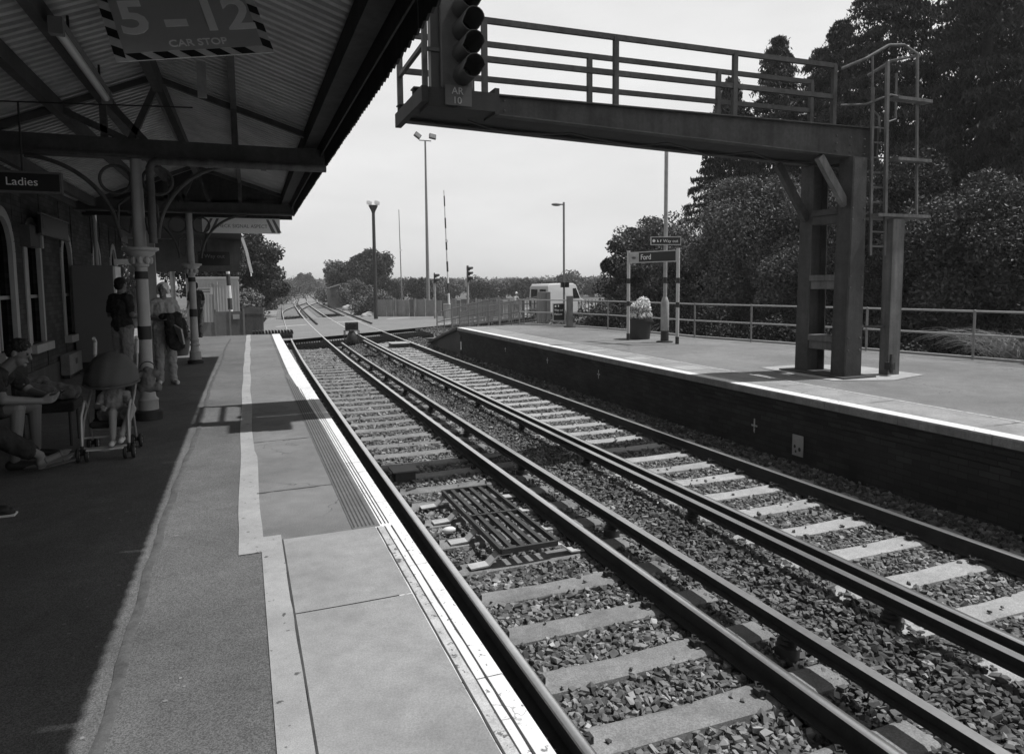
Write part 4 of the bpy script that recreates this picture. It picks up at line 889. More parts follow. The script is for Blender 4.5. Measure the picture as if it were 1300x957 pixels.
def standing(name_, loc, rz, H, label, armsL, armsR, lean=0., tops=navy, legs=pale_cloth, shoes=shoe_m, hair=hair_d, hairlen=.0, headdir=(0, -1, 0), group=None, female=False, gap=.10, headr=None):
    k = H/1.75; b = []; Z = lambda z: z*k
    sh = (.165 if female else .19)*k; hp = .09*k
    torso = [('c', (-hp, 0, Z(.95)), .105*k, (hp, 0, Z(.95)), .105*k), ('c', (0, 0, Z(.97)), .12*k, (0, 0, Z(1.2)), .115*k), ('c', (-.05*k, 0, Z(1.12)), .10*k, (-.06*k, .005, Z(1.32)), .105*k), ('c', (.05*k, 0, Z(1.12)), .10*k, (.06*k, .005, Z(1.32)), .105*k), ('c', (-sh+.03, .01, Z(1.42)), .055*k, (sh-.03, .01, Z(1.42)), .055*k)]
    neck = [('c', (0, .005, Z(1.42)), .058*k, (0, -.01, Z(1.55)), .052*k)]
    hc = Vector((0, -.02, Z(1.63)))
    legp = []
    for s in (-1, 1):
        legp += [('c', (s*hp, 0, Z(.9)), .088*k, (s*(gap-.01), -.01, Z(.5)), .058*k), ('c', (s*(gap-.01), -.01, Z(.5)), .056*k, (s*gap, .02, Z(.09)), .038*k)]
    foot = []
    for s in (-1, 1): foot += [('c', (s*gap, .04, .045), .038, (s*(gap+.03), -.13, .035), .030)]
    ap = []
    for s, A in ((-1, armsL), (1, armsR)):
        S_, E_, W_ = Vector((s*sh, .01, Z(1.41))), Vector(A[0])*k, Vector(A[1])*k
        ap += [('c', S_, .05*k, E_, .038*k), ('c', E_, .037*k, W_, .026*k)]; d = (W_-E_).normalized()
        ap += hand(W_+d*.01, d, A[2] if len(A) > 2 else (-s*.9, -.3, 0), (0, -1, .2), .45, k)
    o = blob(name_, torso+neck+legp+foot+ap+head(hc, headdir, s=k), skin, None, .006)
    o.location = loc; o.rotation_euler = (0, 0, rz); tag(o, label, 'person', group)
    face_bits(hc, headdir, o, s=k)
    def fat(P, e): return [(p[0], p[1], p[2]+e, p[3], p[4]+e) if p[0] == 'c' else (p[0], p[1], tuple(q+e for q in p[2]))+tuple(p[3:]) for p in P]
    sl = []
    for s, A in ((-1, armsL), (1, armsR)):
        S_, E_ = Vector((s*sh, .01, Z(1.41))), Vector(A[0])*k; W_ = Vector(A[1])*k; sl.append(('c', S_, .062*k, S_+(E_-S_)*.72, .056*k))
        if len(A) > 3: sl.append(('c', S_, .062*k, E_, .052*k)); sl.append(('c', E_, .05*k, E_+(W_-E_)*.85, .042*k))
    tp = fat(torso[1:], .018)+sl+[('c', (-hp*.8, 0, Z(1.0)), .118*k, (hp*.8, 0, Z(1.0)), .118*k)]
    blob('top', tp, tops, o, .008)
    lp = fat(legp, .018)+[('c', (-hp*.8, 0, Z(.93)), .108*k, (hp*.8, 0, Z(.93)), .108*k)]+[('c', (s*gap, .02, Z(.2)), .062*k, (s*gap, .015, Z(.07)), .064*k) for s in (-1, 1)]
    blob('trousers', lp, legs, o, .008)
    for s in (-1, 1): blob('shoe', [('c', (s*gap, .05, .045), .046, (s*(gap+.035), -.15, .035), .036), ('c', (s*gap, .06, .02), .03, (s*(gap+.035), -.16, .02), .028)], shoes, o, .006)
    hd = Vector(headdir).normalized(); hs = [('e', hc-hd*.018+Vector((0, 0, .045*k)), ((.084 if not hairlen else .094)*k, (.092 if not hairlen else .10)*k, (.082 if not hairlen else .088)*k), Matrix((hd.cross(Vector((0, 0, 1))), hd, (0, 0, 1))).transposed())]
    hs += [('e', hc-hd*.05+Vector((0, 0, -.01)), (.074*k, .06*k, .075*k), Matrix((hd.cross(Vector((0, 0, 1))), hd, (0, 0, 1))).transposed())]
    if hairlen: 
        r = hd.cross(Vector((0, 0, 1)))
        for s in (-1, 1): hs.append(('c', hc+r*s*.072*k+Vector((0, 0, .04)), .03, hc+r*s*.078*k-hd*.01-Vector((0, 0, hairlen)), .024))
    blob('hair', hs, hair, o, .006)
    return o
man = standing('person', (-1.82, 12.86, PZ), radians(138), 1.75, 'person in a dark polo shirt and light trousers standing with their back to the camera', ((-.25, .02, 1.14), (-.15, -.2, 1.12)), ((.25, .02, 1.14), (.16, -.18, 1.1)), headdir=(.1, -1, 0))
wom = standing('person', (-1.17, 12.55, PZ), radians(12), 1.66, 'white haired person in a pale top holding a dark jacket in front', ((-.24, -.03, 1.16), (-.08, -.24, 1.12)), ((.24, -.03, 1.16), (.08, -.25, 1.14)), tops=white_cloth, legs=pale_cloth, shoes=shoe_w, hair=hair_w, hairlen=.05, headdir=(-.45, -1, -.05), female=True)
m = blob('held_jacket', [('c', (-.06, -.27, 1.12), .05, (.17, -.28, 1.13), .055), ('c', (.04, -.30, 1.10), .08, (.05, -.28, .74), .07), ('c', (.15, -.28, 1.10), .075, (.20, -.26, .64), .06), ('e', (.13, -.27, .68), (.12, .06, .12)), ('c', (.24, -.2, 1.05), .05, (.26, -.2, .8), .05)], dark_cloth, None, .009, 2)
m.location = (-1.17, 12.55, PZ); m.rotation_euler = (0, 0, radians(12)); tag(m, 'dark jacket draped over the forearms of the white haired person', 'jacket')
m = MB(); m.box(-.012, .012, -.1, .1, -.14, .14); o = m.build('newspaper', white_cloth, None); o.location = (-.93, 12.22, PZ+.83); o.rotation_euler = (radians(20), radians(-18), radians(30)); tag(o, 'folded white paper showing below the dark jacket', 'paper')
standing('person', (-1.29, 23.6, PZ), radians(-150), 1.72, 'person in dark clothes standing far down the platform behind the second column', ((-.25, .02, 1.12), (-.22, -.1, .88)), ((.25, .02, 1.12), (.2, -.15, 1.0)), tops=dark_cloth, legs=dark_cloth, headdir=(0, -1, 0))
# seated person in dark tee shirt and shorts, leaning on the knees
def P3(*a): return Vector(a)
O = P3(-2.2, 7.35, PZ)
def loc(*a): return Vector(a)-O
hipN, hipF = loc(-2.33, 7.26, 1.43), loc(-2.33, 7.46, 1.43); kN, kF = loc(-1.86, 7.17, 1.43), loc(-1.84, 7.60, 1.38); aN, aF = loc(-1.90, 7.15, .98), loc(-1.86, 7.66, .97)
nk, hc = loc(-1.98, 7.38, 1.78), loc(-1.87, 7.37, 1.91); sN, sF = loc(-2.04, 7.18, 1.73), loc(-2.02, 7.58, 1.72)
eN, eF = loc(-1.93, 7.05, 1.53), loc(-1.88, 7.66, 1.52); wN, wF = loc(-1.70, 7.22, 1.48), loc(-1.70, 7.46, 1.49)
torso = [('c', hipN, .11, hipF, .11), ('c', loc(-2.31, 7.36, 1.46), .125, loc(-2.12, 7.38, 1.66), .125), ('c', loc(-2.16, 7.28, 1.6), .10, loc(-2.06, 7.26, 1.70), .085), ('c', loc(-2.16, 7.48, 1.6), .10, loc(-2.05, 7.50, 1.70), .085), ('c', sN, .055, sF, .055)]
fwd = (.92, -.2, -.36); upv = (.36, -.05, .92)
body = torso+[('c', loc(-2.05, 7.38, 1.70), .06, hc-Vector(upv)*.06, .052)]+head(hc, fwd, upv)
body += [('c', hipN, .095, kN, .062), ('c', kN, .06, aN, .04), ('c', hipF, .095, kF, .062), ('c', kF, .06, aF, .04), ('c', sN, .05, eN, .042), ('c', eN, .042, wN, .028), ('c', sF, .05, eF, .042), ('c', eF, .042, wF, .028)]
body += hand(wN, (1, .25, .05), (0, .6, .6), (.1, .5, .8), .6)+hand(wF, (1, -.25, .0), (0, -.6, .6), (.1, -.5, .8), .6)
body += [('c', aN+P3(-.02, 0, -.05), .036, aN+P3(.15, -.01, -.065), .028), ('c', aF+P3(-.02, 0, -.05), .036, aF+P3(.15, .01, -.065), .028)]
o = blob('person', body, skin, None, .006); o.location = O; tag(o, 'person in a dark tee shirt and shorts sitting hunched over a phone', 'person'); face_bits(hc, fwd, o, upv)
fat = lambda P, e: [(p[0], p[1], p[2]+e, p[3], p[4]+e) if p[0] == 'c' else p for p in P]
blob('tee_shirt', fat(torso, .017)+[('c', sN, .066, sN+(eN-sN)*.62, .06), ('c', sF, .066, sF+(eF-sF)*.62, .06)], dark_cloth, o, .008)
blob('shorts', [('c', hipN, .115, hipN+(kN-hipN)*.72, .088), ('c', hipF, .115, hipF+(kF-hipF)*.72, .088), ('c', hipN, .122, hipF, .122)], navy, o, .008)
up_ = Vector(upv).normalized(); fw_ = Vector(fwd).normalized(); rr = fw_.cross(up_).normalized(); MM = Matrix((rr, fw_, up_)).transposed()
blob('hair', [('e', hc-fw_*.015+up_*.045, (.084, .095, .082), MM), ('e', hc-fw_*.05, (.075, .06, .07), MM)], hair_d, o, .006)
for a in (aN, aF): blob('shoe', [('c', a+P3(-.03, 0, -.045), .046, a+P3(.16, 0, -.058), .034)], shoe_m, o, .006)
m = MB(); m.box(-.055, .055, -.03, .03, -.005, .005); o = m.build('phone', mat('phone', .02, .2, .1, 3), None, bevel=.004); o.location = (-1.585, 7.34, 1.515); o.rotation_euler = (0, radians(-30), 0); tag(o, 'dark phone held between both hands of the hunched sitter', 'phone')
# second sitter: dark trousers, crossed bare ankles in sandals
O = P3(-2.5, 6.6, PZ); hA, hB = loc(-2.58, 6.5, 1.42), loc(-2.58, 6.7, 1.42); k1, k2 = loc(-2.08, 6.62, 1.42), loc(-2.08, 6.78, 1.38); a1, a2 = loc(-1.66, 6.93, 1.05), loc(-1.68, 7.02, 1.02)
torso = [('c', hA, .11, hB, .11), ('c', loc(-2.58, 6.6, 1.45), .12, loc(-2.6, 6.6, 1.85), .12), ('c', loc(-2.6, 6.44, 1.92), .055, loc(-2.6, 6.76, 1.92), .055)]
hc = loc(-2.58, 6.6, 2.13)
body = torso+[('c', loc(-2.6, 6.6, 1.9), .055, hc, .05)]+head(hc, (1, 0, 0))+[('c', hA, .09, k1, .06), ('c', k1, .058, a1, .036), ('c', hB, .09, k2, .06), ('c', k2, .058, a2, .036), ('c', a1, .036, a1+P3(-.0, .02, -.10), .034), ('c', a2, .036, a2+P3(0, .02, -.09), .034)]
for a, dd in ((a1, P3(.85, .25, .32)), (a2, P3(.9, .2, .15))):
    h0 = a+P3(.0, .0, -.07); t = h0+dd.normalized()*.2
    body += [('c', h0, .034, t, .030), ('c', h0+P3(0, .02, 0), .03, t+P3(0, .02, 0), .026)]
    for i in range(5): q = t+P3(.0, -.028+.015*i, .004); body.append(('c', q, .010-.001*i, q+dd.normalized()*(.045-.005*i), .0085-.0008*i))
for s, y in ((-1, 6.42), (1, 6.78)):
    E_, W_ = loc(-2.5, y, 1.62), loc(-2.28, y+.02*s, 1.5); body += [('c', loc(-2.6, y, 1.9), .045, E_, .036), ('c', E_, .035, W_, .026)]+hand(W_, (1, 0, -.2), (0, 0, -1), (0, -s, 0), .3)
o = blob('person', body, skin, None, .006); o.location = O; tag(o, 'person in dark trousers and sandals with crossed ankles stretched towards the pushchair', 'person'); face_bits(hc, (1, 0, 0), o)
blob('trousers', [('c', hA, .11, k1, .085), ('c', k1, .085, k1+(a1-k1)*.82, .075), ('c', hB, .11, k2, .085), ('c', k2, .085, k2+(a2-k2)*.8, .078), ('c', hA, .125, hB, .125)], dark_cloth, o, .009)
blob('top', fat(torso, .018), navy, o, .009)
for a, dd in ((a1, P3(.85, .25, .32)), (a2, P3(.9, .2, .15))):
    d = dd.normalized(); h0 = a+P3(0, .01, -.07); m = MB(); m.bar(h0-P3(.02, 0, .036), h0+d*.26-P3(0, 0, .034), .085, .016); m.ring(h0+d*.17, .038, .006, (0, 1, 0), (-d.z, 0, d.x), 14, 6); m.ring(h0+d*.05, .042, .006, (0, 1, 0), (-d.z, 0, d.x), 14, 6); m.build('sandal', mat('sandal', .09, .8, .2, 9), o, smooth=True, world=False)
# shoe of someone sitting just out of frame
o = blob('trainer', [('c', (-.1, 0, .05), .045, (.1, .0, .04), .038), ('c', (-.1, 0, .025), .04, (.13, 0, .025), .034), ('c', (-.09, 0, .06), .043, (-.10, 0, .12), .045)], shoe_m, None, .006); o.location = (-1.70, 5.72, PZ); tag(o, 'dark trainer with a pale stripe poking in at the left edge of the frame', 'shoe')
m = MB(); m.ring((.04, 0, .055), .043, .006, (0, 1, 0), (-.3, 0, 1), 14, 6); m.box(-.13, .165, -.043, .043, .001, .014); m.build('stripe', shoe_w, o, world=False)
# bench, bag and coat
T = root('platform_bench', (-2.4, 7.0, PZ), 0, 'dark slatted bench the two sitters share along the wall', 'bench')
for x in (-2.72, -2.58, -2.44, -2.30):
    m = MB(); m.box(x, x+.11, 5.6, 8.1, 1.30, 1.33); m.build('seat_slat', mat('bench_wood', .05, .8, .3, 6), T)
for y in (5.75, 6.95, 7.95):
    m = MB(); m.bar((-2.72, y, PZ), (-2.72, y, 1.72), .04, .04); m.bar((-2.25, y, PZ), (-2.25, y, 1.3), .04, .04); m.bar((-2.72, y, 1.28), (-2.22, y, 1.28), .04, .04); m.build('leg', dark_metal, T)
for z in (1.5, 1.65):
    m = MB(); m.box(-2.76, -2.74, 5.6, 8.1, z, z+.1); m.build('back_slat', MATS['bench_wood'], T)
T = root('folding_chair', (-1.9, 8.2, PZ), 0, 'low dark chair behind the pushchair with a pale coat on its seat', 'chair')
m = MB(); m.box(-2.1, -1.60, 8.0, 8.45, 1.24, 1.34); m.build('seat', dark_cloth, T, bevel=.02)
for x in (-2.05, -1.65):
    for y in (8.05, 8.4): m = MB(); m.tube([(x, y, PZ), (x, y, 1.24)], .014, 6); m.build('leg', dark_metal, T)
m = MB(); m.box(-2.12, -2.08, 8.0, 8.45, 1.34, 1.8); m.build('backrest', dark_cloth, T, bevel=.01)
o = blob('coat', [('c', (-.22, 0, .10), .07, (.18, -.04, .07), .06), ('c', (-.15, .1, .12), .07, (.2, .08, .05), .06), ('c', (-.2, -.08, .14), .07, (.05, -.12, .12), .05), ('c', (.0, 0, .16), .05, (.24, .02, .09), .045), ('c', (-.25, .02, .18), .06, (-.05, .05, .2), .05)], mat('coat', .16, .9, .25, 14, bump=.5), None, .01, 2); o.location = (-1.85, 8.2, 1.34); tag(o, 'crumpled pale coat piled on the low dark chair', 'coat')
# ------------------------------------------------------------------ pushchair with a small child
T = root('pushchair', (-1.2, 7.5, PZ), 0, 'umbrella pushchair with a big grey hood parked beside the iron column', 'pushchair')
tub = mat('frame_silver', .35, .45, .1, 6, metal=.4)
def W2(*a): return a
for s, x in ((-1, -1.40), (1, -1.02)):
    m = MB(); m.tube([(x, 7.22, 1.02), (x, 7.35, 1.25), (x, 7.75, 1.45), (x+.0, 8.02, 1.72), (x, 8.08, 1.86)], .012, 8); m.build('frame_tube', tub, T, smooth=True)
    m = MB(); m.tube([(x, 7.22, 1.0), (x, 7.25, 1.3), (x+.01, 7.35, 1.42)], .014, 8); m.build('front_leg', tub, T, smooth=True)
    m = MB(); m.tube([(x, 7.70, 1.0), (x, 7.55, 1.3), (x, 7.45, 1.42)], .012, 8); m.build('rear_leg', tub, T, smooth=True)
    m = MB(); m.tube([(x, 8.06, 1.80), (x, 8.11, 1.93), (x, 8.05, 1.97)], .018, 8); m.build('handle', mat('handle_pale', .5), T, smooth=True)
    for y in (7.22, 7.72):
        for dx in (-.035, .035):
            m = MB(); m.ring((x+dx, y, PZ+.068), .052, .016, (0, 1, 0), (0, 0, 1), 18, 8); w = m.build('wheel', shoe_m, T, smooth=True)
            m = MB(); m.tube([(x+dx-.012, y, PZ+.068), (x+dx+.012, y, PZ+.068)], .032, 12); m.build('rim', mat('rim_grey', .25), w)
        m = MB(); m.tube([(x-.05, y, PZ+.068), (x+.05, y, PZ+.068)], .008, 6); m.tube([(x, y, PZ+.068), (x, y, 1.04)], .014, 8); m.build('axle', dark_metal, T)
for yy in (7.28, 7.66): m = MB(); m.tube([(-1.40, yy, 1.10), (-1.02, yy, 1.10)], .011, 8); m.build('cross_tube', tub, T, smooth=True)
m = MB(); m.tube([(-1.38, 7.2, 1.02), (-1.2, 7.14, 1.0), (-1.04, 7.2, 1.02)], .013, 8); m.build('cross_tube', tub, T, smooth=True)
m = MB(); m.box(-1.36, -1.06, 7.14, 7.26, 1.0, 1.015); m.build('footrest', MATS['handle_pale'], T, bevel=.005)
blob('seat', [('c', (-1.33, 7.38, 1.20), .035, (-1.09, 7.38, 1.20), .035), ('c', (-1.33, 7.6, 1.19), .045, (-1.09, 7.6, 1.19), .045), ('c', (-1.34, 7.7, 1.22), .035, (-1.34, 7.88, 1.6), .03), ('c', (-1.08, 7.7, 1.22), .035, (-1.08, 7.88, 1.6), .03), ('c', (-1.21, 7.72, 1.22), .06, (-1.21, 7.92, 1.6), .06), ('c', (-1.21, 7.4, 1.19), .03, (-1.21, 7.62, 1.18), .05)], dark_cloth, T, .01, 2, world=True)
m = MB(); c = (-1.22, 7.80, 1.52); rows = []
hood_m = mat('hood_cloth', .085, .85, .1, 5, bump=.2)
for i in range(9):
    t = radians(-8+i*14); row = []
    for j in range(19):
        a = pi*j/18; pl_ = 1+.022*sin(j*4.1+i*.3)*(1 if i < 5 else .4)
        x = -cos(a); z = sin(a)
        row.append((c[0]+.245*x*pl_, c[1]-.30*z*cos(t)*pl_*1.0, c[2]+.04+.29*z*sin(t)*pl_ if z > .001 else c[2]+.04))
    rows.append(row)
m.sheet(rows); hd = m.build('hood', hood_m, T, smooth=True); q = hd.modifiers.new('thick', 'SOLIDIFY'); q.thickness = .008
m = MB(); m.tube([rows[0][j] for j in range(19)], .012, 6); m.build('hood_hem', MATS['hood_cloth'], hd, smooth=True)
o = blob('shopping_bag', [('c', (-.06, 0, .06), .05, (.08, 0, .06), .05), ('c', (-.07, 0, .2), .04, (.07, 0, .2), .04), ('c', (0, 0, .1), .07, (0, 0, .24), .05)], mat('bag_grey', .13, .8, .3, 12), None, .01, 2); o.location = (-.93, 8.05, 1.38); tag(o, 'soft grey bag hanging from the pushchair handle beside the column', 'bag')
m = MB(); m.ring((0, 0, .26), .07, .006, (1, 0, 0), (0, 0, 1), 14, 6, 0, pi); m.build('strap', dark_metal, o, world=False, smooth=True)
# toddler
O = P3(-1.2, 7.6, 1.2)
hc = loc(-1.2, 7.74, 1.56)
tor = [('c', loc(-1.25, 7.62, 1.26), .075, loc(-1.15, 7.62, 1.26), .075), ('c', loc(-1.2, 7.64, 1.28), .085, loc(-1.19, 7.70, 1.42), .08), ('c', loc(-1.27, 7.70, 1.43), .035, loc(-1.11, 7.70, 1.43), .035)]
lg = [('c', loc(-1.13, 7.6, 1.25), .052, loc(-1.00, 7.36, 1.33), .04), ('c', loc(-1.00, 7.36, 1.33), .038, loc(-1.08, 7.24, 1.12), .027), ('c', loc(-1.23, 7.6, 1.25), .052, loc(-1.16, 7.34, 1.31), .04), ('c', loc(-1.16, 7.34, 1.31), .038, loc(-1.15, 7.23, 1.09), .027),
      ('c', loc(-1.08, 7.24, 1.10), .026, loc(-1.07, 7.16, 1.07), .02), ('c', loc(-1.15, 7.23, 1.07), .026, loc(-1.15, 7.15, 1.05), .02)]
ar = [('c', loc(-1.11, 7.70, 1.43), .032, loc(-1.03, 7.58, 1.34), .026), ('c', loc(-1.03, 7.58, 1.34), .026, loc(-1.0, 7.46, 1.31), .02), ('c', loc(-1.28, 7.7, 1.43), .032, loc(-1.33, 7.58, 1.34), .026), ('c', loc(-1.33, 7.58, 1.34), .026, loc(-1.26, 7.47, 1.35), .02)]
body = tor+lg+ar+[('c', loc(-1.19, 7.7, 1.44), .035, hc, .035)]+head(hc, (0, -1, -.15), s=.8)+hand(loc(-1.0, 7.45, 1.31), (0, -1, -.2), (0, 0, -1), (-1, 0, 0), .4, .6)+hand(loc(-1.26, 7.46, 1.35), (.3, -1, 0), (0, 0, -1), (1, 0, 0), .4, .6)
o = blob('person', body, mat('child_skin', .27, .6, .06, 6), None, .005); o.location = O; tag(o, 'small child with bare legs sitting under the pushchair hood', 'person'); face_bits(hc, (0, -1, -.15), o, s=.8)
blob('romper', fat(tor, .014)+[('c', loc(-1.13, 7.6, 1.25), .064, loc(-1.07, 7.49, 1.29), .056), ('c', loc(-1.23, 7.6, 1.25), .064, loc(-1.195, 7.48, 1.28), .056), ('c', loc(-1.11, 7.7, 1.43), .043, loc(-1.055, 7.62, 1.37), .038), ('c', loc(-1.28, 7.7, 1.43), .043, loc(-1.315, 7.62, 1.37), .038)], mat('romper', .2, .9, .2, 20), o, .006)
blob('hair', [('e', hc+Vector((0, .012, .035)), (.068, .075, .066))], hair_d, o, .006)
for p in (loc(-1.075, 7.19, 1.08), loc(-1.15, 7.18, 1.055)): blob('shoe', [('c', p+P3(0, .05, .0), .028, p+P3(0, -.05, -.005), .024)], shoe_w, o, .005)
# ------------------------------------------------------------------ right platform furniture
def banded_post(x, y, z0, z1, r, parent, bands, m1=None):
    m = MB(); m.tube([(x, y, z0), (x, y, z1)], r, 12); p = m.build('post', m1 or white_paint, parent, smooth=True)
    for a, b_ in bands:
        m = MB(); m.tube([(x, y, a), (x, y, b_)], r+.003, 12); m.build('painted_band', mat('band_dark', .03), p, smooth=True)
    return p
post_w = mat('post_white', .45, .6, .1, 5)
T = root('station_sign', (10.25, 15.8, PZ), 0, 'station name board on two white banded posts beside the flower tub', 'sign')
Lp, Rp = V(10.0, 16.6, 0), V(10.5, 15.0, 0); dv = (Rp-Lp).normalized(); nv = V(0, 0, 1).cross(dv); nv = nv if nv.y < 0 else -nv
for p in (Lp, Rp): banded_post(p.x, p.y, PZ, 3.36, .045, T, ((PZ, 1.08), (1.84, 1.97), (2.46, 2.60)), post_w)
m = MB(); a, b_ = Lp+dv*.05, Rp-dv*.05
m.bar(a+V(0, 0, 3.165), b_+V(0, 0, 3.165), .03, .30); m.build('board', post_w, T)
def onb(u, z, e=.017): return a+dv*u+nv*e+V(0, 0, z)
m = MB(); m.add([onb(.33, 3.04), onb(1.56, 3.04), onb(1.56, 3.29), onb(.33, 3.29)], [(0, 1, 2, 3)]); m.build('name_panel', sign_black, T)
lw = mat('letter_white', .7, .6, .05, 5)
text('lettering', 'Ford', .20, onb(.39, 3.10, .018), dv, (0, 0, 1), lw, T, ex=.001, sx=.95, bold=.01)
m = MB(); m.add([onb(.02, 3.05, .018), onb(.30, 3.05, .018), onb(.30, 3.28, .018), onb(.02, 3.28, .018)], [(0, 1, 2, 3)]); m.build('emblem_panel', mat('emblem_grey', .4), T)
m = MB(); m.ball(onb(.16, 3.16, .019), .07, 12, (1, 1, .45)); m.build('emblem', mat('emblem_dark', .12), T)
T = root('banded_mast', (10.52, 15.6, PZ), 0, 'tall white banded mast with a wide lower casing behind the station name board', 'mast')
banded_post(10.52, 15.6, 2.05, 6.3, .05, T, ((2.46, 2.62),), mat('mast_grey', .30))
m = MB(); m.lathe([(.10, 1.2), (.11, 1.22), (.11, 1.95), (.06, 2.1)], (10.52, 15.6, 0), 14); m.build('casing', mat('mast_grey', .30), T, smooth=True)
m = MB(); m.lathe([(.22, PZ), (.22, PZ+.03), (.11, PZ+.04), (.105, 1.2)], (10.52, 15.6, 0), 16); m.build('base', mat('band_dark', .03), T, smooth=True)
m = MB(); m.box(10.41, 10.63, 15.5, 15.7, 6.3, 6.5); m.build('head', dark_metal, T)
T = root('way_out_sign', (10.3, 15.2, 3.6), 0, 'white edged black way out sign clamped to the tall banded mast', 'sign')
dx = V(.96, -.28, 0).normalized(); nn = V(-dx.y, dx.x, 0); nn = nn if nn.y < 0 else -nn; c = V(10.07, 15.62, 0)
m = MB(); m.bar(c+V(0, 0, 3.57), c+dx*.82+V(0, 0, 3.57), .03, .22); m.build('board', post_w, T)
def onw(u, z, e=.017): return c+dx*u+nn*e+V(0, 0, z)
m = MB(); m.add([onw(.02, 3.48), onw(.80, 3.48), onw(.80, 3.66), onw(.02, 3.66)], [(0, 1, 2, 3)]); m.build('panel', sign_black, T)
text('lettering', 'Way out', .115, onw(.33, 3.53, .018), dx, (0, 0, 1), lw, T, ex=.001)
m = MB(); pts = [onw(.085+.04*cos(2*pi*i/16), 3.57+.04*sin(2*pi*i/16), .019) for i in range(16)]; m.add(pts, [tuple(range(16))])
m.add([onw(.17, 3.54, .019), onw(.22, 3.54, .019), onw(.20, 3.57, .019), onw(.19, 3.60, .019), onw(.175, 3.60, .019)], [(0, 1, 2, 3, 4)]); m.add([onw(.25, 3.54, .019), onw(.27, 3.54, .019), onw(.285, 3.60, .019), onw(.26, 3.60, .019)], [(0, 1, 2, 3)]); m.build('symbol', lw, T)
T = root('planter', (10.52, 16.85, PZ), 0, 'black tub full of pale flowers in front of the station name board', 'planter')
m = MB(); m.lathe([(.29, PZ), (.34, PZ+.5), (.37, PZ+.5), (.37, PZ+.58), (.33, PZ+.58), (.32, PZ+.5)], (10.52, 16.85, 0), 22); m.build('tub', mat('tub_dark', .03), T, smooth=True)
leafy(np.concatenate([blobpts(1500, (10.52, 16.85, PZ+.68), (.36, .36, .16)), blobpts(1500, (10.56, 16.85, PZ+.88), (.29, .29, .22)), blobpts(700, (10.64, 16.85, PZ+1.02), (.19, .19, .17))]), .04, 'flowers', leaf_pale, T)
leafy(blobpts(900, (10.52, 16.85, PZ+.72), (.34, .34, .3)), .04, 'foliage', leaf_mid, T)
# back fence of the right platform
T = root('platform_fence', (12.5, 14, PZ), 0, 'two rail metal fence along the back edge of the right platform', 'fence')
FP = [(14.2, 5.0), (13.8, 7.2), (13.5, 9.4), (13.12, 11.6), (12.42, 14.6), (11.95, 16.4), (11.78, 18.5), (11.55, 20.7), (11.1, 22.7), (9.9, 24.7)]
for p in FP:
    m = MB(); m.tube([(p[0]+.12, p[1], PZ-.2), (p[0]+.12, p[1], PZ+.97)], .025, 8); m.ball((p[0]+.12, p[1], PZ+.97), .035, 8); m.ball((p[0]+.12, p[1], PZ+.5), .035, 8); m.build('post', grey_metal, T, smooth=True)
rm = mat('fence_rail', .34, .55, .12, 8, metal=.2)
for h in (.97, .5):
    m = MB(); m.tube([(p[0]+.12, p[1], PZ+h) for p in FP], .022, 8); m.build('rail', rm, T, smooth=True)
m = MB()
for a, b_ in zip(FP, FP[1:]): m.bar((a[0]+.3, a[1], PZ-.02), (b_[0]+.3, b_[1], PZ-.02), .12, .14)
tag(m.build('kerb', concrete), 'low concrete kerb running under the back fence of the right platform', 'kerb')
for s, xs_, lab in ((0, (9.2, 9.0), 'sloping handrail with upright bars on the track side of the end ramp'), (1, (10.5, 9.9), 'sloping handrail on the far side of the end ramp')):
    T = root('ramp_handrail', (xs_[0], 28, 0), 0, lab, 'handrail', 'handrails of the end ramp')
    n = 7
    for i in range(n+1):
        t = i/n; y = 24.7+8.3*t; z = PZ*(1-t); x = xs_[0]+(xs_[1]-xs_[0])*t+s*.3; m = MB(); m.tube([(x, y, z), (x, y, z+1.08)], .03, 6); m.build('post', grey_metal, T)
    for h in (1.08, .62, .2):
        m = MB(); m.tube([(xs_[0]+s*.3, 24.7, PZ+h), (xs_[1]+s*.3, 33, h)], .022, 6); m.build('rail', grey_metal, T)
    m = MB()
    for i in range(40):
        t = (i+.5)/40; m.tube([(xs_[0]+(xs_[1]-xs_[0])*t+s*.3, 24.7+8.3*t, PZ*(1-t)+.2), (xs_[0]+(xs_[1]-xs_[0])*t+s*.3, 24.7+8.3*t, PZ*(1-t)+1.08)], .008, 4)
    m.build('infill_bars', grey_metal, T)
m = MB(); m.box(11.30, 11.58, 7.2, 7.26, 0, 0) if False else None
T = root('grit_box', (14.2, 8.3, 1.2), 0, 'pale grey metal box with faint lettering standing just behind the fence', 'box')
m = MB(); m.box(13.92, 14.42, 8.28, 8.5, 1.10, 1.46); m.build('case', mat('box_pale', .3, .6, .08, 4), T, bevel=.01); m = MB(); m.box(14.1, 14.2, 8.33, 8.45, .5, 1.1); m.build('stand', dark_metal, T)
m = MB()
for z in (1.40, 1.365): m.box(14.02, 14.22, 8.277, 8.279, z, z+.018)
m.build('lettering', mat('case_grey', .09), T)
T = root('end_post', (11.1, 22.5, PZ), 0, 'thick grey square post at the far end of the right platform', 'post')
m = MB(); m.box(11.02, 11.2, 22.42, 22.6, PZ, 2.02); m.build('shaft', mat('post_grey', .13, .7, .2, 4), T); m = MB(); m.box(10.95, 11.27, 22.35, 22.67, PZ, PZ+.03); m.build('foot', dark_metal, T)
T = root('direction_sign', (10.9, 22.9, 1.4), 0, 'white edged black sign with lines of text attached beside the thick grey post', 'sign')
m = MB(); m.box(10.62, 11.10, 22.9, 22.93, 1.10, 1.76); m.build('board', post_w, T); m = MB(); m.box(10.65, 11.08, 22.89, 22.899, 1.13, 1.73); m.build('panel', sign_black, T)
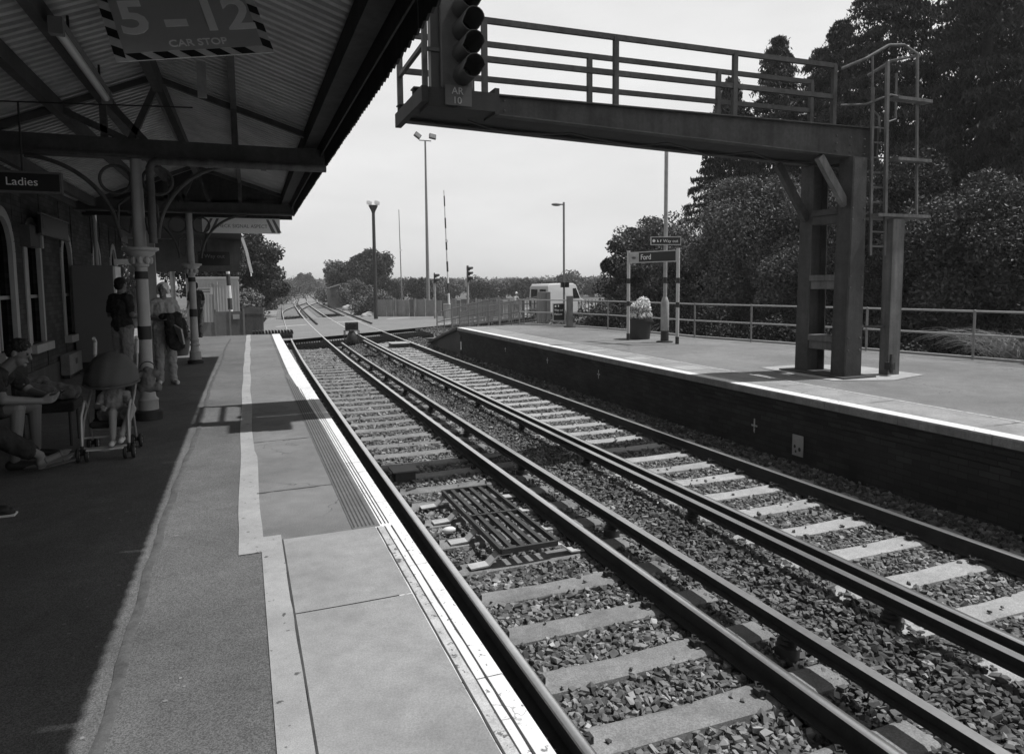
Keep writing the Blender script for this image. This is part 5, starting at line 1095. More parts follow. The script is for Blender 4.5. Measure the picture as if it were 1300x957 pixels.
text('lettering', 'Way out', .11, (10.67, 22.885, 1.47), (1, 0, 0), (0, 0, 1), lw, T, ex=.001, sx=.9); text('lettering', 'Platform', .11, (10.67, 22.885, 1.32), (1, 0, 0), (0, 0, 1), lw, T, ex=.001, sx=.85)
m = MB(); m.add([(10.72+.035*cos(2*pi*i/12), 22.887, 1.65+.035*sin(2*pi*i/12)) for i in range(12)], [tuple(range(12))]); m.box(10.82, 10.86, 22.886, 22.889, 1.62, 1.69); m.build('symbol', lw, T)
# ------------------------------------------------------------------ around the crossing
def lampmat(): return mat('lamp_white', .75, .3, .03, 5)
T = root('street_lamp', (13.15, 27.2, -.4), 0, 'slim street lamp with a single arm reaching left behind the platform end', 'street lamp')
m = MB(); m.tube([(13.15, 27.2, -.4), (13.15, 27.2, 1.2)], .07, 10); m.tube([(13.15, 27.2, 1.2), (13.15, 27.2, 5.96)], .045, 10); m.build('pole', grey_metal, T, smooth=True)
m = MB(); m.tube([(13.15, 27.2, 5.86), (12.9, 27.28, 5.88)], .03, 8); m.build('arm', grey_metal, T); m = MB(); m.ball((12.83, 27.3, 5.86), .22, 12, (1.05, .45, .3)); m.build('lamp_head', mat('lamp_grey', .15), T, smooth=True)
m = MB(); m.box(12.98, 13.1, 27.05, 27.2, 2.30, 2.52); m.box(13.2, 13.33, 27.05, 27.2, 2.30, 2.52); m.build('speaker', sign_black, T)
T = root('floodlight_mast', (14.6, 56.2, -.3), 0, 'tallest tapered mast with two floodlights on a crossbar', 'floodlight')
m = MB(); m.tube([(14.6, 56.2, -.3), (14.6, 56.2, 2), (14.6, 56.2, 14.2)], [.17, .15, .07], 10); m.build('pole', grey_metal, T, smooth=True)
m = MB(); m.bar((14.1, 56.2, 14.2), (15.1, 56.2, 14.2), .07, .07); m.build('crossbar', grey_metal, T)
for x in (13.95, 15.2):
    m = MB(); M = Matrix.Rotation(radians(35 if x < 14.5 else 10), 3, 'Y') @ Matrix.Rotation(radians(-25), 3, 'X'); vs = [M @ Vector((a, b_, c_)) + Vector((x, 56.1, 14.55)) for c_ in (-.2, .2) for a, b_ in ((-.28, -.1), (.28, -.1), (.28, .1), (-.28, .1))]
    m.add(vs, [(3, 2, 1, 0), (4, 5, 6, 7), (0, 1, 5, 4), (1, 2, 6, 5), (2, 3, 7, 6), (3, 0, 4, 7)]); f_ = m.build('floodlight', dark_metal, T)
    m = MB(); vs = [M @ Vector((a, -.104, c_)) + Vector((x, 56.1, 14.55)) for a, c_ in ((-.2, -.14), (.2, -.14), (.2, .14), (-.2, .14))]; m.add(vs, [(0, 1, 2, 3)]); m.build('glass', mat('lamp_grey', .15), f_)
T = root('yard_lamp', (9.2, 50.6, -.3), 0, 'dark column lamp with a crown of white lanterns left of the floodlight mast', 'street lamp')
m = MB(); m.tube([(9.2, 50.6, -.3), (9.2, 50.6, 8.0)], [.15, .11], 10); m.build('pole', dark_metal, T, smooth=True); m = MB(); m.lathe([(.10, 7.6), (.16, 7.8), (.34, 8.15), (.30, 8.2)], (9.2, 50.6, 0), 14); m.build('crown', dark_metal, T, smooth=True)
for a in range(4):
    m = MB(); x, y = 9.2+.4*cos(a*pi/2+.4), 50.6+.4*sin(a*pi/2+.4); m.box(x-.11, x+.11, y-.11, y+.11, 8.26, 8.48); m.tube([(9.2, 50.6, 8.0), (x, y, 8.26)], .02, 6); m.build('lantern', lampmat(), T)
def barrier(x, y, z1, lean, lab, striped=True, w=.12):
    T = root('crossing_barrier', (x, y, 0), 0, lab, 'barrier', 'raised barriers at the level crossing')
    m = MB(); m.box(x-.28, x+.28, y-.3, y+.3, -.1, 1.05); m.build('pedestal', mat('ped_grey', .3), T, bevel=.03)
    m = MB(); m.tube([(x, y-.34, 1.0), (x+lean, y-.34, z1)], [w*.6, w*.3], 8); b = m.build('boom', white_paint if striped else grey_metal, T, smooth=True)
    n = 5
    for i in range(n if striped else 0):
        t0 = .1+i*.19; t1 = t0+.09; r0 = w*.6*(1-t0)+w*.3*t0+.004; m = MB(); m.tube([(x+lean*t0, y-.34, 1+(z1-1)*t0), (x+lean*t1, y-.34, 1+(z1-1)*t1)], r0, 8); m.build('stripe', mat('stripe_red', .06), b, smooth=True)
    m = MB(); m.box(x-.06+lean*.55, x+.1+lean*.55, y-.42, y-.3, 1+(z1-1)*.55, 1.14+(z1-1)*.55); m.build('lamp', lampmat(), T)
barrier(13.5, 61.6, 9.1, -.1, 'thin plain barrier boom standing upright left of the floodlight mast', False, .10)
barrier(14.15, 48.8, 9.2, -.25, 'striped barrier boom standing upright right of the floodlight mast', True, .13)
barrier(-.38, 30.9, 6.2, -.12, 'striped barrier boom upright in front of the pale container at the left', True, .15)
def road_signal(x, y, zc, zt_, yaw_, lab, board=False):
    T = root('road_signal', (x, y, 0), 0, lab, 'traffic light', 'wig wag road signals at the crossing')
    m = MB(); m.tube([(x, y, -.2), (x, y, zc)], .09, 8); m.build('pole', mat('ped_grey', .3), T, smooth=True)
    d = V(cos(yaw_), sin(yaw_), 0); r = V(-sin(yaw_), cos(yaw_), 0)
    m = MB(); m.bar(V(x, y, zc)-r*.02, V(x, y, zt_)-r*.02, .62 if board else .36, .08, tuple(d)); m.build('backboard', sign_black, T)
    for k in range(3 if board else 2):
        z = zt_-.22-k*.34; m = MB(); c = V(x, y, z)+d*.04; n = 12
        vs = [c+r*(.14*cos(2*pi*j/n))+V(0, 0, .14*sin(2*pi*j/n)) for j in range(n)]; vs += [p+d*(.34 if sin(2*pi*j/n) > -.3 else .12) for j, p in enumerate(vs)]
        m.add(vs, [(j, (j+1) % n, n+(j+1) % n, n+j) for j in range(n)]+[tuple(range(n))]); m.build('hood', sign_black, T)
road_signal(13.2, 48.9, 2.55, 3.3, -.3, 'dark road signal head low beside the floodlight mast')
road_signal(14.8, 46, 2.6, 3.75, -.2, 'dark road signal with square backboard on a pale pole', True)
# fences by the crossing
wood_f = mat('board_fence', .14, .9, .35, 1.2, streak=.3); wood_f2 = mat('board_fence_pale', .24, .9, .3, 1.5, streak=.3)
T = root('board_fence', (12, 52.5, 0), 0, 'weathered board fence of mixed panels beyond the crossing road', 'fence')
x = 9.9; i = 0
while x < 18.5:
    w = random.choice((.35, .5, .8, 1.1)); y = 54.5-(x-9.9)*.55; m = MB(); m.bar((x, y, .62), (x+w-.03, y-(w-.03)*.55, .62), .05, random.uniform(1.2, 1.42)); m.build('panel', random.choice((wood_f, wood_f, wood_f2, grey_metal)), T); x += w; i += 1
for k in range(7):
    x = 9.9+k*1.4; y = 54.4-(x-9.9)*.55; m = MB(); m.box(x-.06, x+.06, y-.1, y-.03, -.1, 1.4); m.build('post', wood_f2, T)
def palisade(name, a, b_, h, pitch, lab, mt, z=0.):
    T = root(name, ((a[0]+b_[0])/2, (a[1]+b_[1])/2, z), 0, lab, 'fence'); L_ = math.hypot(b_[0]-a[0], b_[1]-a[1]); n = int(L_/pitch); m = MB()
    for i in range(n+1):
        t = i/n; x, y = a[0]+(b_[0]-a[0])*t, a[1]+(b_[1]-a[1])*t; m.box(x-.03, x+.03, y-.012, y+.012, z, z+h*random.uniform(.97, 1.0))
    m.build('pales', mt, T)
    for hh in (.18, .82): m = MB(); m.bar((a[0], a[1]+.03, z+h*hh), (b_[0], b_[1]+.03, z+h*hh), .04, .05); m.build('rail', mt, T)
    for i in range(int(L_/2.2)+1):
        t = min(1, i*2.2/L_); x, y = a[0]+(b_[0]-a[0])*t, a[1]+(b_[1]-a[1])*t; m = MB(); m.box(x-.05, x+.05, y+.02, y+.12, z-.1, z+h+.05); m.build('post', mt, T)
palisade('palisade_fence', (11.7, 39.4), (18.4, 44.6), 1.35, .16, 'grey palisade fence beside the road behind the end ramp', grey_metal)
palisade('side_fence', (18.4, 44.6), (30, 46), 1.3, .3, 'low railing continuing right behind the parked van', dark_metal)
palisade('left_palisade', (.1, 30.2), (.8, 29.2), 1.65, .09, 'short dark palisade at the far end of the near platform', wood_f)
T = root('crossing_gate', (-.65, 29, 0), 0, 'grey boarded pedestrian gate panels past the near platform end', 'gate')
for x0, x1, mm in ((-1.45, -.95, grey_metal), (-.92, -.42, mat('gate_grey', .17, .7, .2, 4)), (-.38, .08, mat('gate_dark', .12, .7, .2, 4))):
    m = MB(); m.box(x0, x1, 28.95, 29.0, .25, 1.5 if x0 > -1.4 else 1.1); m.build('gate_leaf', mm, T)
m = MB(); m.box(-.3, -.05, 28.93, 28.948, 1.2, 1.38); m.build('notice', cream, T)
m = MB()
for x in (-1.5, -.93, -.4, .1): m.box(x-.035, x+.035, 28.93, 29.03, -.1, 1.58)
m.build('gate_post', grey_metal, T)
m = MB()
for z in (.5, .9, 1.3): m.bar((-3.4, 29, z), (-1.5, 29, z), .04, .04)
for x in (-3.4, -2.9, -2.4, -1.9): m.box(x-.03, x+.03, 28.97, 29.03, -.1, 1.35)
tag(m.build('barrier_rail', grey_metal), 'pale pedestrian rail left of the grey gate panels', 'railing')
T = root('container', (-1, 42, 0), 0, 'pale ribbed metal container cabin behind the pedestrian gate', 'container')
cm = mat('container_paint', .36, .6, .08, 2, streak=.06)
m = MB(); m.box(-2.1, -.07, 39.2, 45, 0, 2.85)
for i in range(14): x = -2.03+i*.148; m.box(x, x+.07, 39.16, 39.199, .15, 2.7)
m.build('body', cm, T); m = MB(); m.box(-2.15, -.02, 39.12, 45.05, 2.853, 2.97); m.build('roof', cm, T); m = MB(); m.box(-1.3, -1.28, 39.12, 39.158, .2, 2.6); m.build('door_gap', mat('case_grey', .09), T)
T = root('crossing_notice', (-1.3, 30.8, 0), 0, 'small white notice board on a thin post in front of the container', 'sign')
m = MB(); m.tube([(-1.45, 30.8, -.2), (-1.45, 30.8, 2.4)], .03, 6); m.build('post', grey_metal, T); m = MB(); m.box(-1.7, -1.04, 30.74, 30.76, 2.15, 2.44); m.build('board', white_paint, T)
m = MB(); 
for z in (2.34, 2.24): m.box(-1.6, -1.14, 30.735, 30.739, z, z+.03)
m.build('text_line', mat('case_grey', .09), T)
T = root('marker_post', (-.86, 30.5, 0), 0, 'thin pale post right of the small notice board', 'post'); m = MB(); m.tube([(-.86, 30.5, -.2), (-.86, 30.5, 2.65)], .035, 6); m.build('shaft', cream, T); m = MB(); m.box(-.9, -.5, 30.47, 30.5, 2.52, 2.56); m.build('arm', cream, T)
T = root('platform_signal', (-1.75, 24.9, PZ), 0, 'small dark signal lamp on a short white pole by the second column', 'signal'); m = MB(); m.tube([(-1.5, 24.9, 3.15), (-1.5, 24.9, 4.0)], .07, 8); m.build('pole', white_paint, T); m = MB(); m.box(-1.62, -1.38, 24.8, 25, 2.75, 3.1); m.build('lamp_case', sign_black, T)
# van, cyclist, cabinet
T = root('equipment_cabinet', (16.9, 37.5, -.2), 0, 'tall grey equipment cabinet in front of the parked van', 'cabinet')
m = MB(); m.box(16.55, 17.15, 37.3, 37.8, -.4, 1.98); m.build('case', mat('cab_grey', .17, .6, .1, 3), T, bevel=.01); m = MB(); m.box(16.86, 16.87, 37.285, 37.3, .0, 1.9); m.build('door_gap', sign_black, T)
T = root('van', (21.4, 47.5, 0), 0, 'white high roofed van parked on the road behind the fence', 'van')
va = radians(14); vf = V(sin(va+.9), cos(va+.9), 0); vr = V(vf.y, -vf.x, 0); c0 = V(21.5, 45.5, 0)
def vp(f, r, z): return c0+vf*f*.86+vr*r*.95+V(0, 0, z*.96)
prof = [(-2.4, .35), (-2.45, 1.2), (-2.38, 2.35), (-2.2, 2.5), (.9, 2.55), (1.25, 2.42), (1.75, 1.45), (2.4, 1.2), (2.5, .75), (2.45, .35)]
m = MB(); vs = []
for r, k in ((-.98, .0), (-.9, .03), (.9, .03), (.98, .0)):
    vs += [vp(f, r*(1-.1*max(0, z-1.3)/1.2), z+(k if z > 1 else 0)) for f, z in prof]
n = len(prof); m.add(vs, [(i*n+k, (i+1)*n+k, (i+1)*n+(k+1) % n, i*n+(k+1) % n) for i in range(3) for k in range(n)]+[tuple(range(n)), tuple(3*n+k for k in range(n-1, -1, -1))]); m.build('body', mat('van_white', .5, .25, .03, 1, spec=.6), T, bevel=.04)
gl = mat('window_glass', .01)
for s in (-1, 1):
    m = MB(); m.add([vp(f, s*(.995-.08*max(0, z-1.3)), z) for f, z in ((.75, 1.45), (1.62, 1.45), (1.18, 2.2), (.75, 2.2))], [(0, 1, 2, 3)]); m.build('side_window', gl, T)
    for f in (-1.6, 1.7):
        m = MB(); m.tube([vp(f, s*.8, .34), vp(f, s*1.0, .34)], .34, 18); w = m.build('wheel', shoe_m, T); m = MB(); m.tube([vp(f, s*1.0, .34), vp(f, s*1.01, .34)], .2, 14); m.build('rim', grey_metal, w)
m = MB(); m.add([vp(1.30, r, 2.30) for r in (-.75, .75)]+[vp(1.74, r, 1.5) for r in (.85, -.85)], [(0, 1, 2, 3)]); m.v = [tuple(Vector(p)+vf*.03+V(0, 0, .02)) for p in m.v]; m.build('windscreen', gl, T)
for s in (-1, 1):
    m = MB(); m.add([vp(-2.47, s*a, z) for a, z in ((.12, 1.5), (.75, 1.5), (.72, 2.15), (.12, 2.15))], [(0, 1, 2, 3)]); m.build('rear_window', gl, T); m = MB(); m.box(0, 0, 0, 0, 0, 0); m.v = []; m.f = []; m.m = []; m.add([vp(-2.46, s*a, z) for a, z in ((.82, .9), (.93, .9), (.93, 1.4), (.82, 1.4))], [(0, 1, 2, 3)]); m.build('tail_lamp', mat('lamp_dark', .08), T)
m = MB(); m.bar(vp(-2.5, -.95, .45), vp(-2.5, .95, .45), .12, .22); m.build('bumper', dark_metal, T)
T = root('bicycle', (18.9, 46.7, 0), 0, 'bicycle being ridden along the road behind the grey palisade', 'bicycle')
bo = V(18.5, 46.3, 0); bf = V(.80, .60, 0)
def bp(f, z, s=0): return bo+bf*f+V(-bf.y, bf.x, 0)*s+V(0, 0, z)
for f in (-.5, .52):
    m = MB(); m.ring(bp(f, .34), .33, .018, tuple(bf), (0, 0, 1), 22, 6); w = m.build('wheel', shoe_m, T, smooth=True); m = MB()
    for i in range(8): m.tube([bp(f, .34), bp(f+.31*cos(i*pi/4), .34+.31*sin(i*pi/4))], .003, 3)
    m.build('spokes', grey_metal, w)
m = MB()
for a, b_ in ((bp(-.5, .34), bp(-.15, .85)), (bp(-.5, .34), bp(-.05, .32)), (bp(-.05, .32), bp(-.17, .95)), (bp(-.05, .32), bp(.38, .85)), (bp(-.15, .82), bp(.36, .88)), (bp(.52, .34), bp(.36, .98))): m.tube([a, b_], .016, 6)
m.build('frame', dark_metal, T); m = MB(); m.ball(bp(-.18, .98), .1, 8, (1.2, .8, .4)); m.build('saddle', sign_black, T); m = MB(); m.tube([bp(.34, 1.0, -.25), bp(.36, 1.02), bp(.34, 1.0, .25)], .014, 6); m.build('handlebar', dark_metal, T)
hp_ = [('c', bp(-.18, 1.02, -.07), .1, bp(-.18, 1.02, .07), .1), ('c', bp(-.17, 1.08), .12, bp(.0, 1.42), .13), ('c', bp(.02, 1.5, -.15), .055, bp(.02, 1.5, .15), .055), ('c', bp(.04, 1.52), .055, bp(.12, 1.66), .05)]
sl = []; lgs = []
for s in (-1, 1):
    k_ = bp(.16, .80+.12*s, .11*s); a_ = bp(-.02, .34+.14*s, .12*s); lgs += [('c', bp(-.16, 1.0, .09*s), .085, k_, .06), ('c', k_, .056, a_, .038)]; e_ = bp(.2, 1.26, .2*s); w_ = bp(.33, 1.05, .22*s); sl += [('c', bp(.02, 1.5, .17*s), .048, e_, .038), ('c', e_, .038, w_, .028)]
    hp_ += hand(w_, tuple(bf*.6+V(0, 0, -.4)), (0, 0, -1), tuple(-V(-bf.y, bf.x, 0)*s), .8); hp_ += [('c', a_-bf*.03-V(0, 0, .04), .036, a_+bf*.16-V(0, 0, .05), .028)]
o = blob('person', hp_+sl+lgs+head(bp(.15, 1.76), tuple(bf)), skin, None, .01); tag(o, 'person in a pale top and dark shorts riding the bicycle', 'person'); blob('top', fat(hp_[1:3], .02)+fat(sl, .012)[::2], white_cloth, o, .012); blob('shorts', fat([hp_[0]], .02)+[('c', p[1], p[2]+.02, p[1]+(p[3]-p[1])*.8, p[4]+.02) for p in lgs[::2]], dark_cloth, o, .012); blob('hair', [('e', bp(.12, 1.80), (.09, .09, .09))], hair_w, o, .01)
# far side hut, pale rubble bags
T = root('trackside_hut', (11, 82, 0), 0, 'low brown hut half hidden by bushes past the crossing', 'hut'); m = MB(); m.box(9.7, 12.5, 82, 85, -.3, 2.1); m.build('wall', wood_f, T); m = MB(); m.prism([(-.2, 0), (3.0, 0), (1.4, .5)], (9.7, 81.8, 2.1), (1, 0, 0), (0, 0, 1), (0, 3.4, 0)); m.build('roof', dark_metal, T)
for x, y, s, lab in ((9.4, 54.6, .75, 'rounded pale bag lying at the foot of the dark column lamp'), (10.6, 74, .8, 'pale block left of the brown hut bushes')):
    o = blob('rubble_bag', [('c', (-.5*s, 0, .3*s), .4*s, (.5*s, 0, .3*s), .38*s), ('e', (0, 0, .45*s), (.6*s, .4*s, .4*s))], white_cloth, None, .04, 2); o.location = (x, y, -.25); tag(o, lab, 'bag')
m = MB(); m.box(-.9, .9, -.4, .4, 0, 1.1); o = m.build('concrete_block', concrete_lt); o.location = (11.6, 72, -.3); tag(o, 'angular pale concrete block among the bushes past the crossing', 'block')
T = root('tower_block', (735, 1875, -.4), 0, 'pale distant block of flats on the horizon right of the road signals', 'building')
hz = mat('far_block', .5, .8, .05, .01)
m = MB(); m.box(723, 741, 1870, 1900, -.4, 21); m.box(743, 765, 1872, 1900, -.4, 17); m.box(762, 800, 1880, 1900, -.4, 11); m.build('wall', hz, T); m = MB()
for z in (8, 12, 16, 19): m.box(725, 739, 1869.7, 1869.9, z, z+1.2)
m.build('windows', mat('far_window', .35), T)
# ------------------------------------------------------------------ vegetation
def tree(name, label, x, y, z0, h, r, n, size, lm, group=None, cat='tree', low=.15, K=46, spread=.30, flat=1., asp=.5):
    T = root(name, (x, y, z0), 0, label, cat, group); rnd = np.random.default_rng(int(abs(x*131+y*37))+5)
    zc = z0+h*(low+1)/2; rz = h*(1-low)/2
    m = MB(); k = 4; top = z0+h*.75
    m.tube([(x, y, z0-.3), (x+.03*h*.2, y, z0+h*.3), (x-.04*h*.3, y+.1, top)], [max(.06, h*.028), h*.02, h*.006], 9)
    u = rnd.normal(size=(K, 3)); u /= np.linalg.norm(u, axis=1)[:, None]; u[:, 2] = np.abs(u[:, 2])*np.where(rnd.uniform(size=K) < .65, 1, -1)
    C_ = np.array([x, y, zc])+u*np.array([r, r, rz*flat])*(rnd.uniform(.45, .92, K))[:, None]
    for c in C_[::4]:
        b_ = Vector((x, y, z0+h*float(rnd.uniform(.2, .5)))); q = Vector(c.tolist()); m.tube([b_, b_.lerp(q, .5)+V(0, 0, .05*h), q], [h*.012, h*.008, h*.003], 6)
    m.build('trunk', bark, T, smooth=True)
    per = rnd.dirichlet(np.ones(K)*6)*n; P = []
    for c, k_ in zip(C_, per.astype(int)):
        d = rnd.normal(size=(k_, 3)); d /= np.linalg.norm(d, axis=1)[:, None]; rr = r*spread*rnd.uniform(.7, 1.3)
        P.append(c+d*rr*(rnd.uniform(0, 1, k_)**.35)[:, None]*np.array([1, 1, .8]))
    leafy(np.concatenate(P), size, 'crown', lm, T, asp=asp)
    return T
def conifer(name, label, x, y, z0, h, r, n, lm, group=None, lean=0, size=.105):
    T = root(name, (x, y, z0), 0, label, 'tree', group); rnd = np.random.default_rng(int(abs(x*77+y*91))+3)
    m = MB(); m.tube([(x, y, z0-.3), (x+lean*.5, y, z0+h*.5), (x+lean, y, z0+h*.97)], [h*.02, h*.012, .01], 9)
    B = int(h*17); P = []
    for i in range(B):
        t = (i+.5)/B; zz = z0+h*(.04+.95*t); L_ = r*((1-t)**.62)*rnd.uniform(.55, 1.2)+.15; a = i*2.399+rnd.uniform(-.4, .4)
        d = np.array([cos(a), sin(a), 0]); up = rnd.uniform(-.05, .55); k_ = int(2.2*n/B*(.35+1.3*(1-t)))
        s = rnd.uniform(.12, 1, k_)**.7; base = np.array([x+lean*t, y, zz])
        p = base+d*(L_*s)[:, None]; p[:, 2] += up*L_*s-.35*L_*s**2; side = np.array([-d[1], d[0], 0]); w = .20*L_*(1.1-s)+.10
        p += side*(rnd.normal(size=k_)*w)[:, None]; p[:, 2] -= np.abs(rnd.normal(size=k_))*.20*(1-t*.5); P.append(p)
        if i % 3 == 0:
            e = base+d*L_*.9+np.array([0, 0, (up-.3)*L_*.9]); m.tube([Vector(base.tolist()), Vector(((base+e)/2+np.array([0, 0, .05*L_])).tolist()), Vector(e.tolist())], [.035*(1.2-t), .02, .006], 5)
    m.build('trunk', bark, T, smooth=True); leafy(np.concatenate(P), size, 'crown', lm, T, asp=.28, droop=.55)
    return T
leaf_deep = mat('leaf_deep', .06, .6, .3, .6, attr='shade', spec=.35)
G1 = 'trees behind the right platform'; gz = -.4
conifer('conifer_tree', 'smaller dark conifer furthest left of the row, seen under and over the gantry beam', 21.6, 26.8, gz, 12.4, 2.8, 30000, leaf_dark, G1)
conifer('conifer_tree', 'slender dark conifer with the first tall pointed tip above the gantry railing', 23.0, 25.4, gz, 14.0, 3.0, 26000, leaf_dark, G1)
conifer('conifer_tree', 'dark conifer with a blunt crown between the two pointed tips above the railing', 26.3, 26.3, gz, 14.1, 3.4, 26000, leaf_dark, G1)
conifer('conifer_tree', 'dark pointed conifer rising just left of the cage ladder', 24.6, 23.4, gz, 14.2, 3.6, 34000, leaf_dark, G1)
conifer('conifer_tree', 'very tall drooping conifer right above the gantry legs, its top out of frame', 24.2, 20.4, gz, 17.2, 4.0, 42000, leaf_dark, G1)
conifer('conifer_tree', 'very tall loose conifer with bright sky specks, second from the right edge', 24.9, 17.2, gz, 17.8, 3.9, 32000, leaf_dark, G1)
conifer('conifer_tree', 'tall dark conifer filling the right edge of the frame', 24.2, 13.4, gz, 17.8, 3.6, 26000, leaf_dark, G1)
conifer('conifer_tree', 'tall ragged conifer standing behind the two drooping ones at the right', 28.5, 19.6, gz, 18.0, 4.4, 34000, leaf_dark, G1)
conifer('conifer_tree', 'ragged conifer behind the fence box in the top right corner', 27.0, 11.6, gz, 16.0, 3.8, 26000, leaf_dark, G1)
tree('shrub_tree', 'rounded dark tree left of the station name board', 18.6, 30.2, gz, 6.6, 1.9, 34000, .075, leaf_dark, G1, low=.05, K=50)
tree('shrub_tree', 'feathery open topped tree behind the station name board', 17.3, 26.3, gz, 6.3, 2.2, 16000, .07, leaf_mid, G1, low=.05, K=70, spread=.22)
tree('shrub_tree', 'second feathery tree right behind the tall banded mast', 17.6, 23.6, gz, 5.7, 2.0, 22000, .065, leaf_mid, G1, low=.0, K=60)
tree('shrub_tree', 'big rounded bush with light leaf tips under the gantry beam', 17.5, 20.2, gz, 6.9, 2.7, 90000, .055, leaf_mid, G1, low=.0, K=80)
tree('shrub_tree', 'rounded bush directly behind the gantry legs', 17.6, 17.4, gz, 6.0, 2.3, 70000, .055, leaf_mid, G1, low=.0, K=70)
tree('shrub_tree', 'leafy bush just right of the gantry ladder column', 18.2, 14.9, gz, 6.4, 2.5, 75000, .055, leaf_dark, G1, low=.0, K=70)
tree('shrub_tree', 'leafy bush behind the fence halfway from the ladder to the right edge', 18.0, 12.0, gz, 6.0, 2.4, 70000, .055, leaf_deep, G1, low=.0, K=70)
tree('shrub_tree', 'leafy bush behind the pale box at the right edge', 18.4, 9.2, gz, 5.8, 2.5, 70000, .055, leaf_deep, G1, low=.0, K=70)
P = []
for i in range(150):
    t = RNG.uniform(0, 1); y = 4+22*t; x = np.interp(y, [4, 9, 13, 16, 21, 27], [15.4, 15.0, 14.2, 13.6, 12.9, 13.6])+RNG.uniform(0, 2.6); r = RNG.uniform(.35, .75)
    P.append(blobpts(420, (x, y, -.1+RNG.uniform(.1, 1.35)), (r, r, r*.9)))
tag(leafy(np.concatenate(P), .055, 'undergrowth', leaf_dark, None), kind='stuff')
P = []
for i in range(60):
    y = RNG.uniform(24, 40); x = 13.2+RNG.uniform(0, 6)+(y-24)*.25; P.append(blobpts(220, (x, y, -.3+RNG.uniform(.1, .9)), (.7, .7, .5)))
tag(leafy(np.concatenate(P), .07, 'undergrowth', leaf_mid, None), kind='stuff')
# arching grass clump and bare branches
def blades(name, label, cat, x, y, z, n, L_, r, mt, spread=1.):
    m = MB()
    for i in range(n):
        a = random.uniform(0, 2*pi); l = L_*random.uniform(.6, 1.1); d = V(cos(a), sin(a), 0); o = V(x+random.uniform(-r, r), y+random.uniform(-r, r), z); pts = []
        for k in range(7):
            t = k/6; pts.append(o+d*(l*.65*spread*t**1.3)+V(0, 0, l*(t*1.05-.75*t*t*spread)))
        m.tube(pts, [.006*(1-k/7.5) for k in range(7)], 3, False)
    return tag(m.build(name, mt), label, cat)
straw = mat('straw', .2, .8, .3, 3)
blades('arching_grass', 'arching clump of pale grass stems behind the fence near the right edge', 'grass clump', 14.9, 9.2, .5, 420, 2.4, .5, straw)
blades('bare_branches', 'tangle of bare pale twigs behind the left post of the station name board', 'shrub', 12.6, 19.4, .2, 60, 2.0, .3, straw, .9)
# hedges and trees round the crossing
G2 = 'trees beyond the left platform'
tree('broadleaf_tree', 'large round tree directly right of the check sign at the far left', 1.1, 62, gz, 7.4, 2.9, 24000, .14, leaf_dark, G2, K=60, low=.1)
tree('broadleaf_tree', 'taller dark tree behind the pale container', -2.6, 58, gz, 9.0, 3.6, 20000, .14, leaf_dark, G2, K=60)
tree('broadleaf_tree', 'dark tree left of the container, mostly hidden by the canopy', -7, 55, gz, 8.5, 3.6, 14000, .14, leaf_dark, G2)
for i, (x, y, h, r, lab) in enumerate(((1.3, 48.5, 2.6, 1.5, 'pale leafy bush right of the container'), (.9, 41, 2.4, 1.1, 'nearest pale bush beside the dark palisade'), (2.6, 66, 2.8, 2.0, 'pale bush under the large round tree'), (4.0, 82, 3.0, 2.2, 'low bush beside the left track further on'), (6.6, 104, 3.6, 2.6, 'far low bush on the left of the curving tracks'), (13.5, 150, 4.0, 4.0, 'farthest bush left of the curving tracks'))):
    tree('bush', lab, x-1.2, y, gz, h, r, 7000, .11, leaf_mid, 'bushes along the left side of the line', 'bush', low=0., K=30, spread=.4)
tree('broadleaf_tree', 'small round tree on the horizon where the tracks vanish', 19.8, 231, gz, 7.4, 3.4, 8000, .30, leaf_far, None, K=40, low=.1)
tree('broadleaf_tree', 'wide dark tree left of the dark column lamp', 19.6, 110, gz, 8.4, 4.2, 26000, .22, leaf_dark, 'trees right of the line', K=70, low=.08)
tree('broadleaf_tree', 'dark tree forming the left shoulder of the wide tree', 16.6, 116, gz, 6.6, 2.6, 10000, .22, leaf_dark, 'trees right of the line', K=50, low=.05)
tree('broadleaf_tree', 'thin leaning ragged tree at the left end of the clump', 14.6, 117, gz, 7.4, 1.5, 6500, .18, leaf_mid, 'trees right of the line', K=46, spread=.5, low=.25)
tree('bush', 'tall grassy bush in front of the brown hut', 10.9, 62, gz, 2.1, 1.9, 7000, .10, leaf_mid, 'bushes right of the line', 'bush', low=0, K=24, spread=.4)
tree('bush', 'rounded bush just left of the dark column lamp', 12.2, 78, gz, 3.6, 2.4, 8000, .13, leaf_mid, 'bushes right of the line', 'bush', low=0, K=30)
tree('bush', 'low bush beside the rails past the brown hut', 11.2, 92, gz, 2.6, 2.2, 5000, .13, leaf_mid, 'bushes right of the line', 'bush', low=0, K=24)
hx = [(24+i*3.6, 128-i*.35) for i in range(17)]
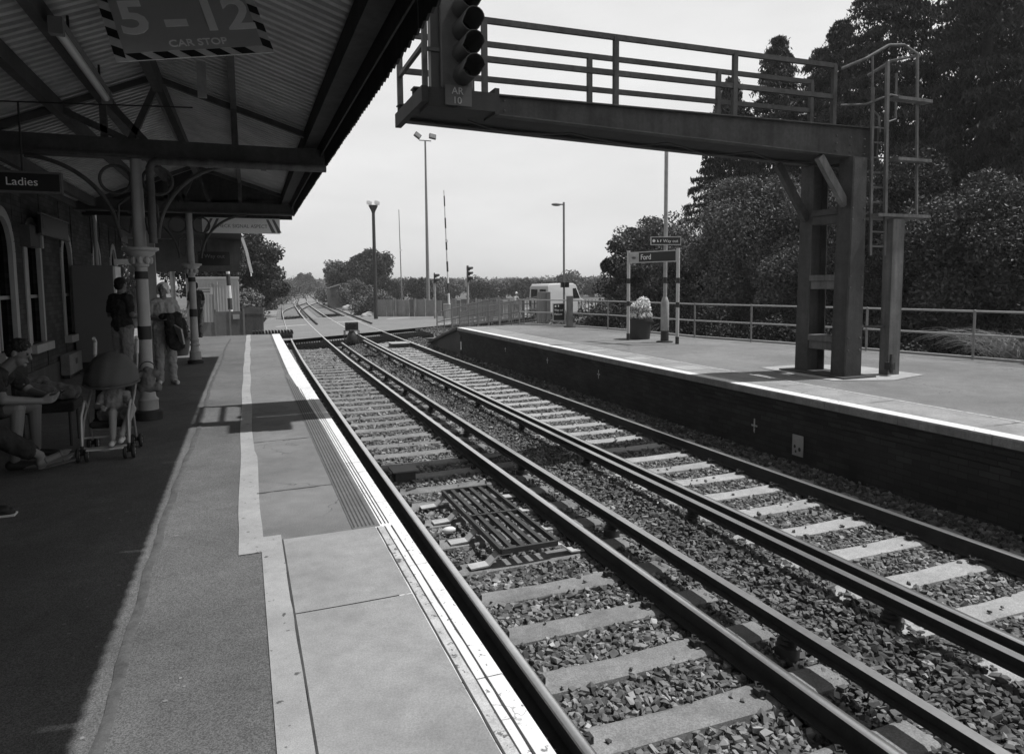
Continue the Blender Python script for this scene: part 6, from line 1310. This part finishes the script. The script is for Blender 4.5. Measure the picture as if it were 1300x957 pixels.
for i, (x, y) in enumerate(hx):
    if i == 0: continue
    tree('hedge_tree', ORDW[i-1]+' hedge tree from the left in the row across the field', x+random.uniform(-1, 1), y+random.uniform(-6, 6), gz, random.uniform(2.9, 4.6), random.uniform(2.2, 3.4), 4200, .26, (leaf_mid, leaf_far, leaf_dark)[i % 3], 'hedge trees across the field', low=0., K=26, spread=.42)
for x, y, h, lab in ((24, 40, 2.6, 'dark bush beside the right end of the van'), (27, 43, 3.4, 'bush behind the side railing right of the van'), (22, 36, 3.0, 'bush just left of the rounded dark tree')):
    tree('bush', lab, x, y, gz, h, 1.7, 9000, .09, leaf_mid, 'bushes right of the van', 'bush', low=0., K=30, spread=.4)
P = []
for i in range(900):
    a = RNG.uniform(-.05, 1.05); D = RNG.uniform(280, 520); x, y = D*sin(a), D*cos(a); r = RNG.uniform(5, 12); P.append(blobpts(60, (x, y, RNG.uniform(0, 2.6)*D/350), (r, r, RNG.uniform(2.2, 3.6)*D/350)))
tag(leafy(np.concatenate(P), 1.3, 'distant_woodland', leaf_far, None), kind='stuff')
P = []
for i in range(300):
    y = RNG.uniform(60, 230); s = random.choice((-1, 1)); x = off(y)+4+s*RNG.uniform(7.5, 11)+(-2 if s < 0 else 0); P.append(blobpts(60, (x, y, -.35), (1.2, 1.6, .35)))
for i in range(120):
    y = RNG.uniform(34, 60); x = off(y)-RNG.uniform(.6, 3.5); P.append(blobpts(60, (x, y, -.3), (.5, .8, .25)))
tag(leafy(np.concatenate(P), .10, 'trackside_weeds', leaf_mid, None), kind='stuff')
# hazy air
m = MB(); m.box(-3020, 3020, -120, 4520, -1.5, 26.5); hz_ = bpy.data.materials.new('air'); hz_.use_nodes = True; n_ = hz_.node_tree.nodes; n_.clear()
pv = n_.new('ShaderNodeVolumePrincipled'); pv.inputs['Color'].default_value = (.9, .9, .9, 1); pv.inputs['Density'].default_value = .0006; pv.inputs['Anisotropy'].default_value = .2
ou = n_.new('ShaderNodeOutputMaterial'); hz_.node_tree.links.new(pv.outputs[0], ou.inputs['Volume']); tag(m.build('haze', hz_), kind='stuff')
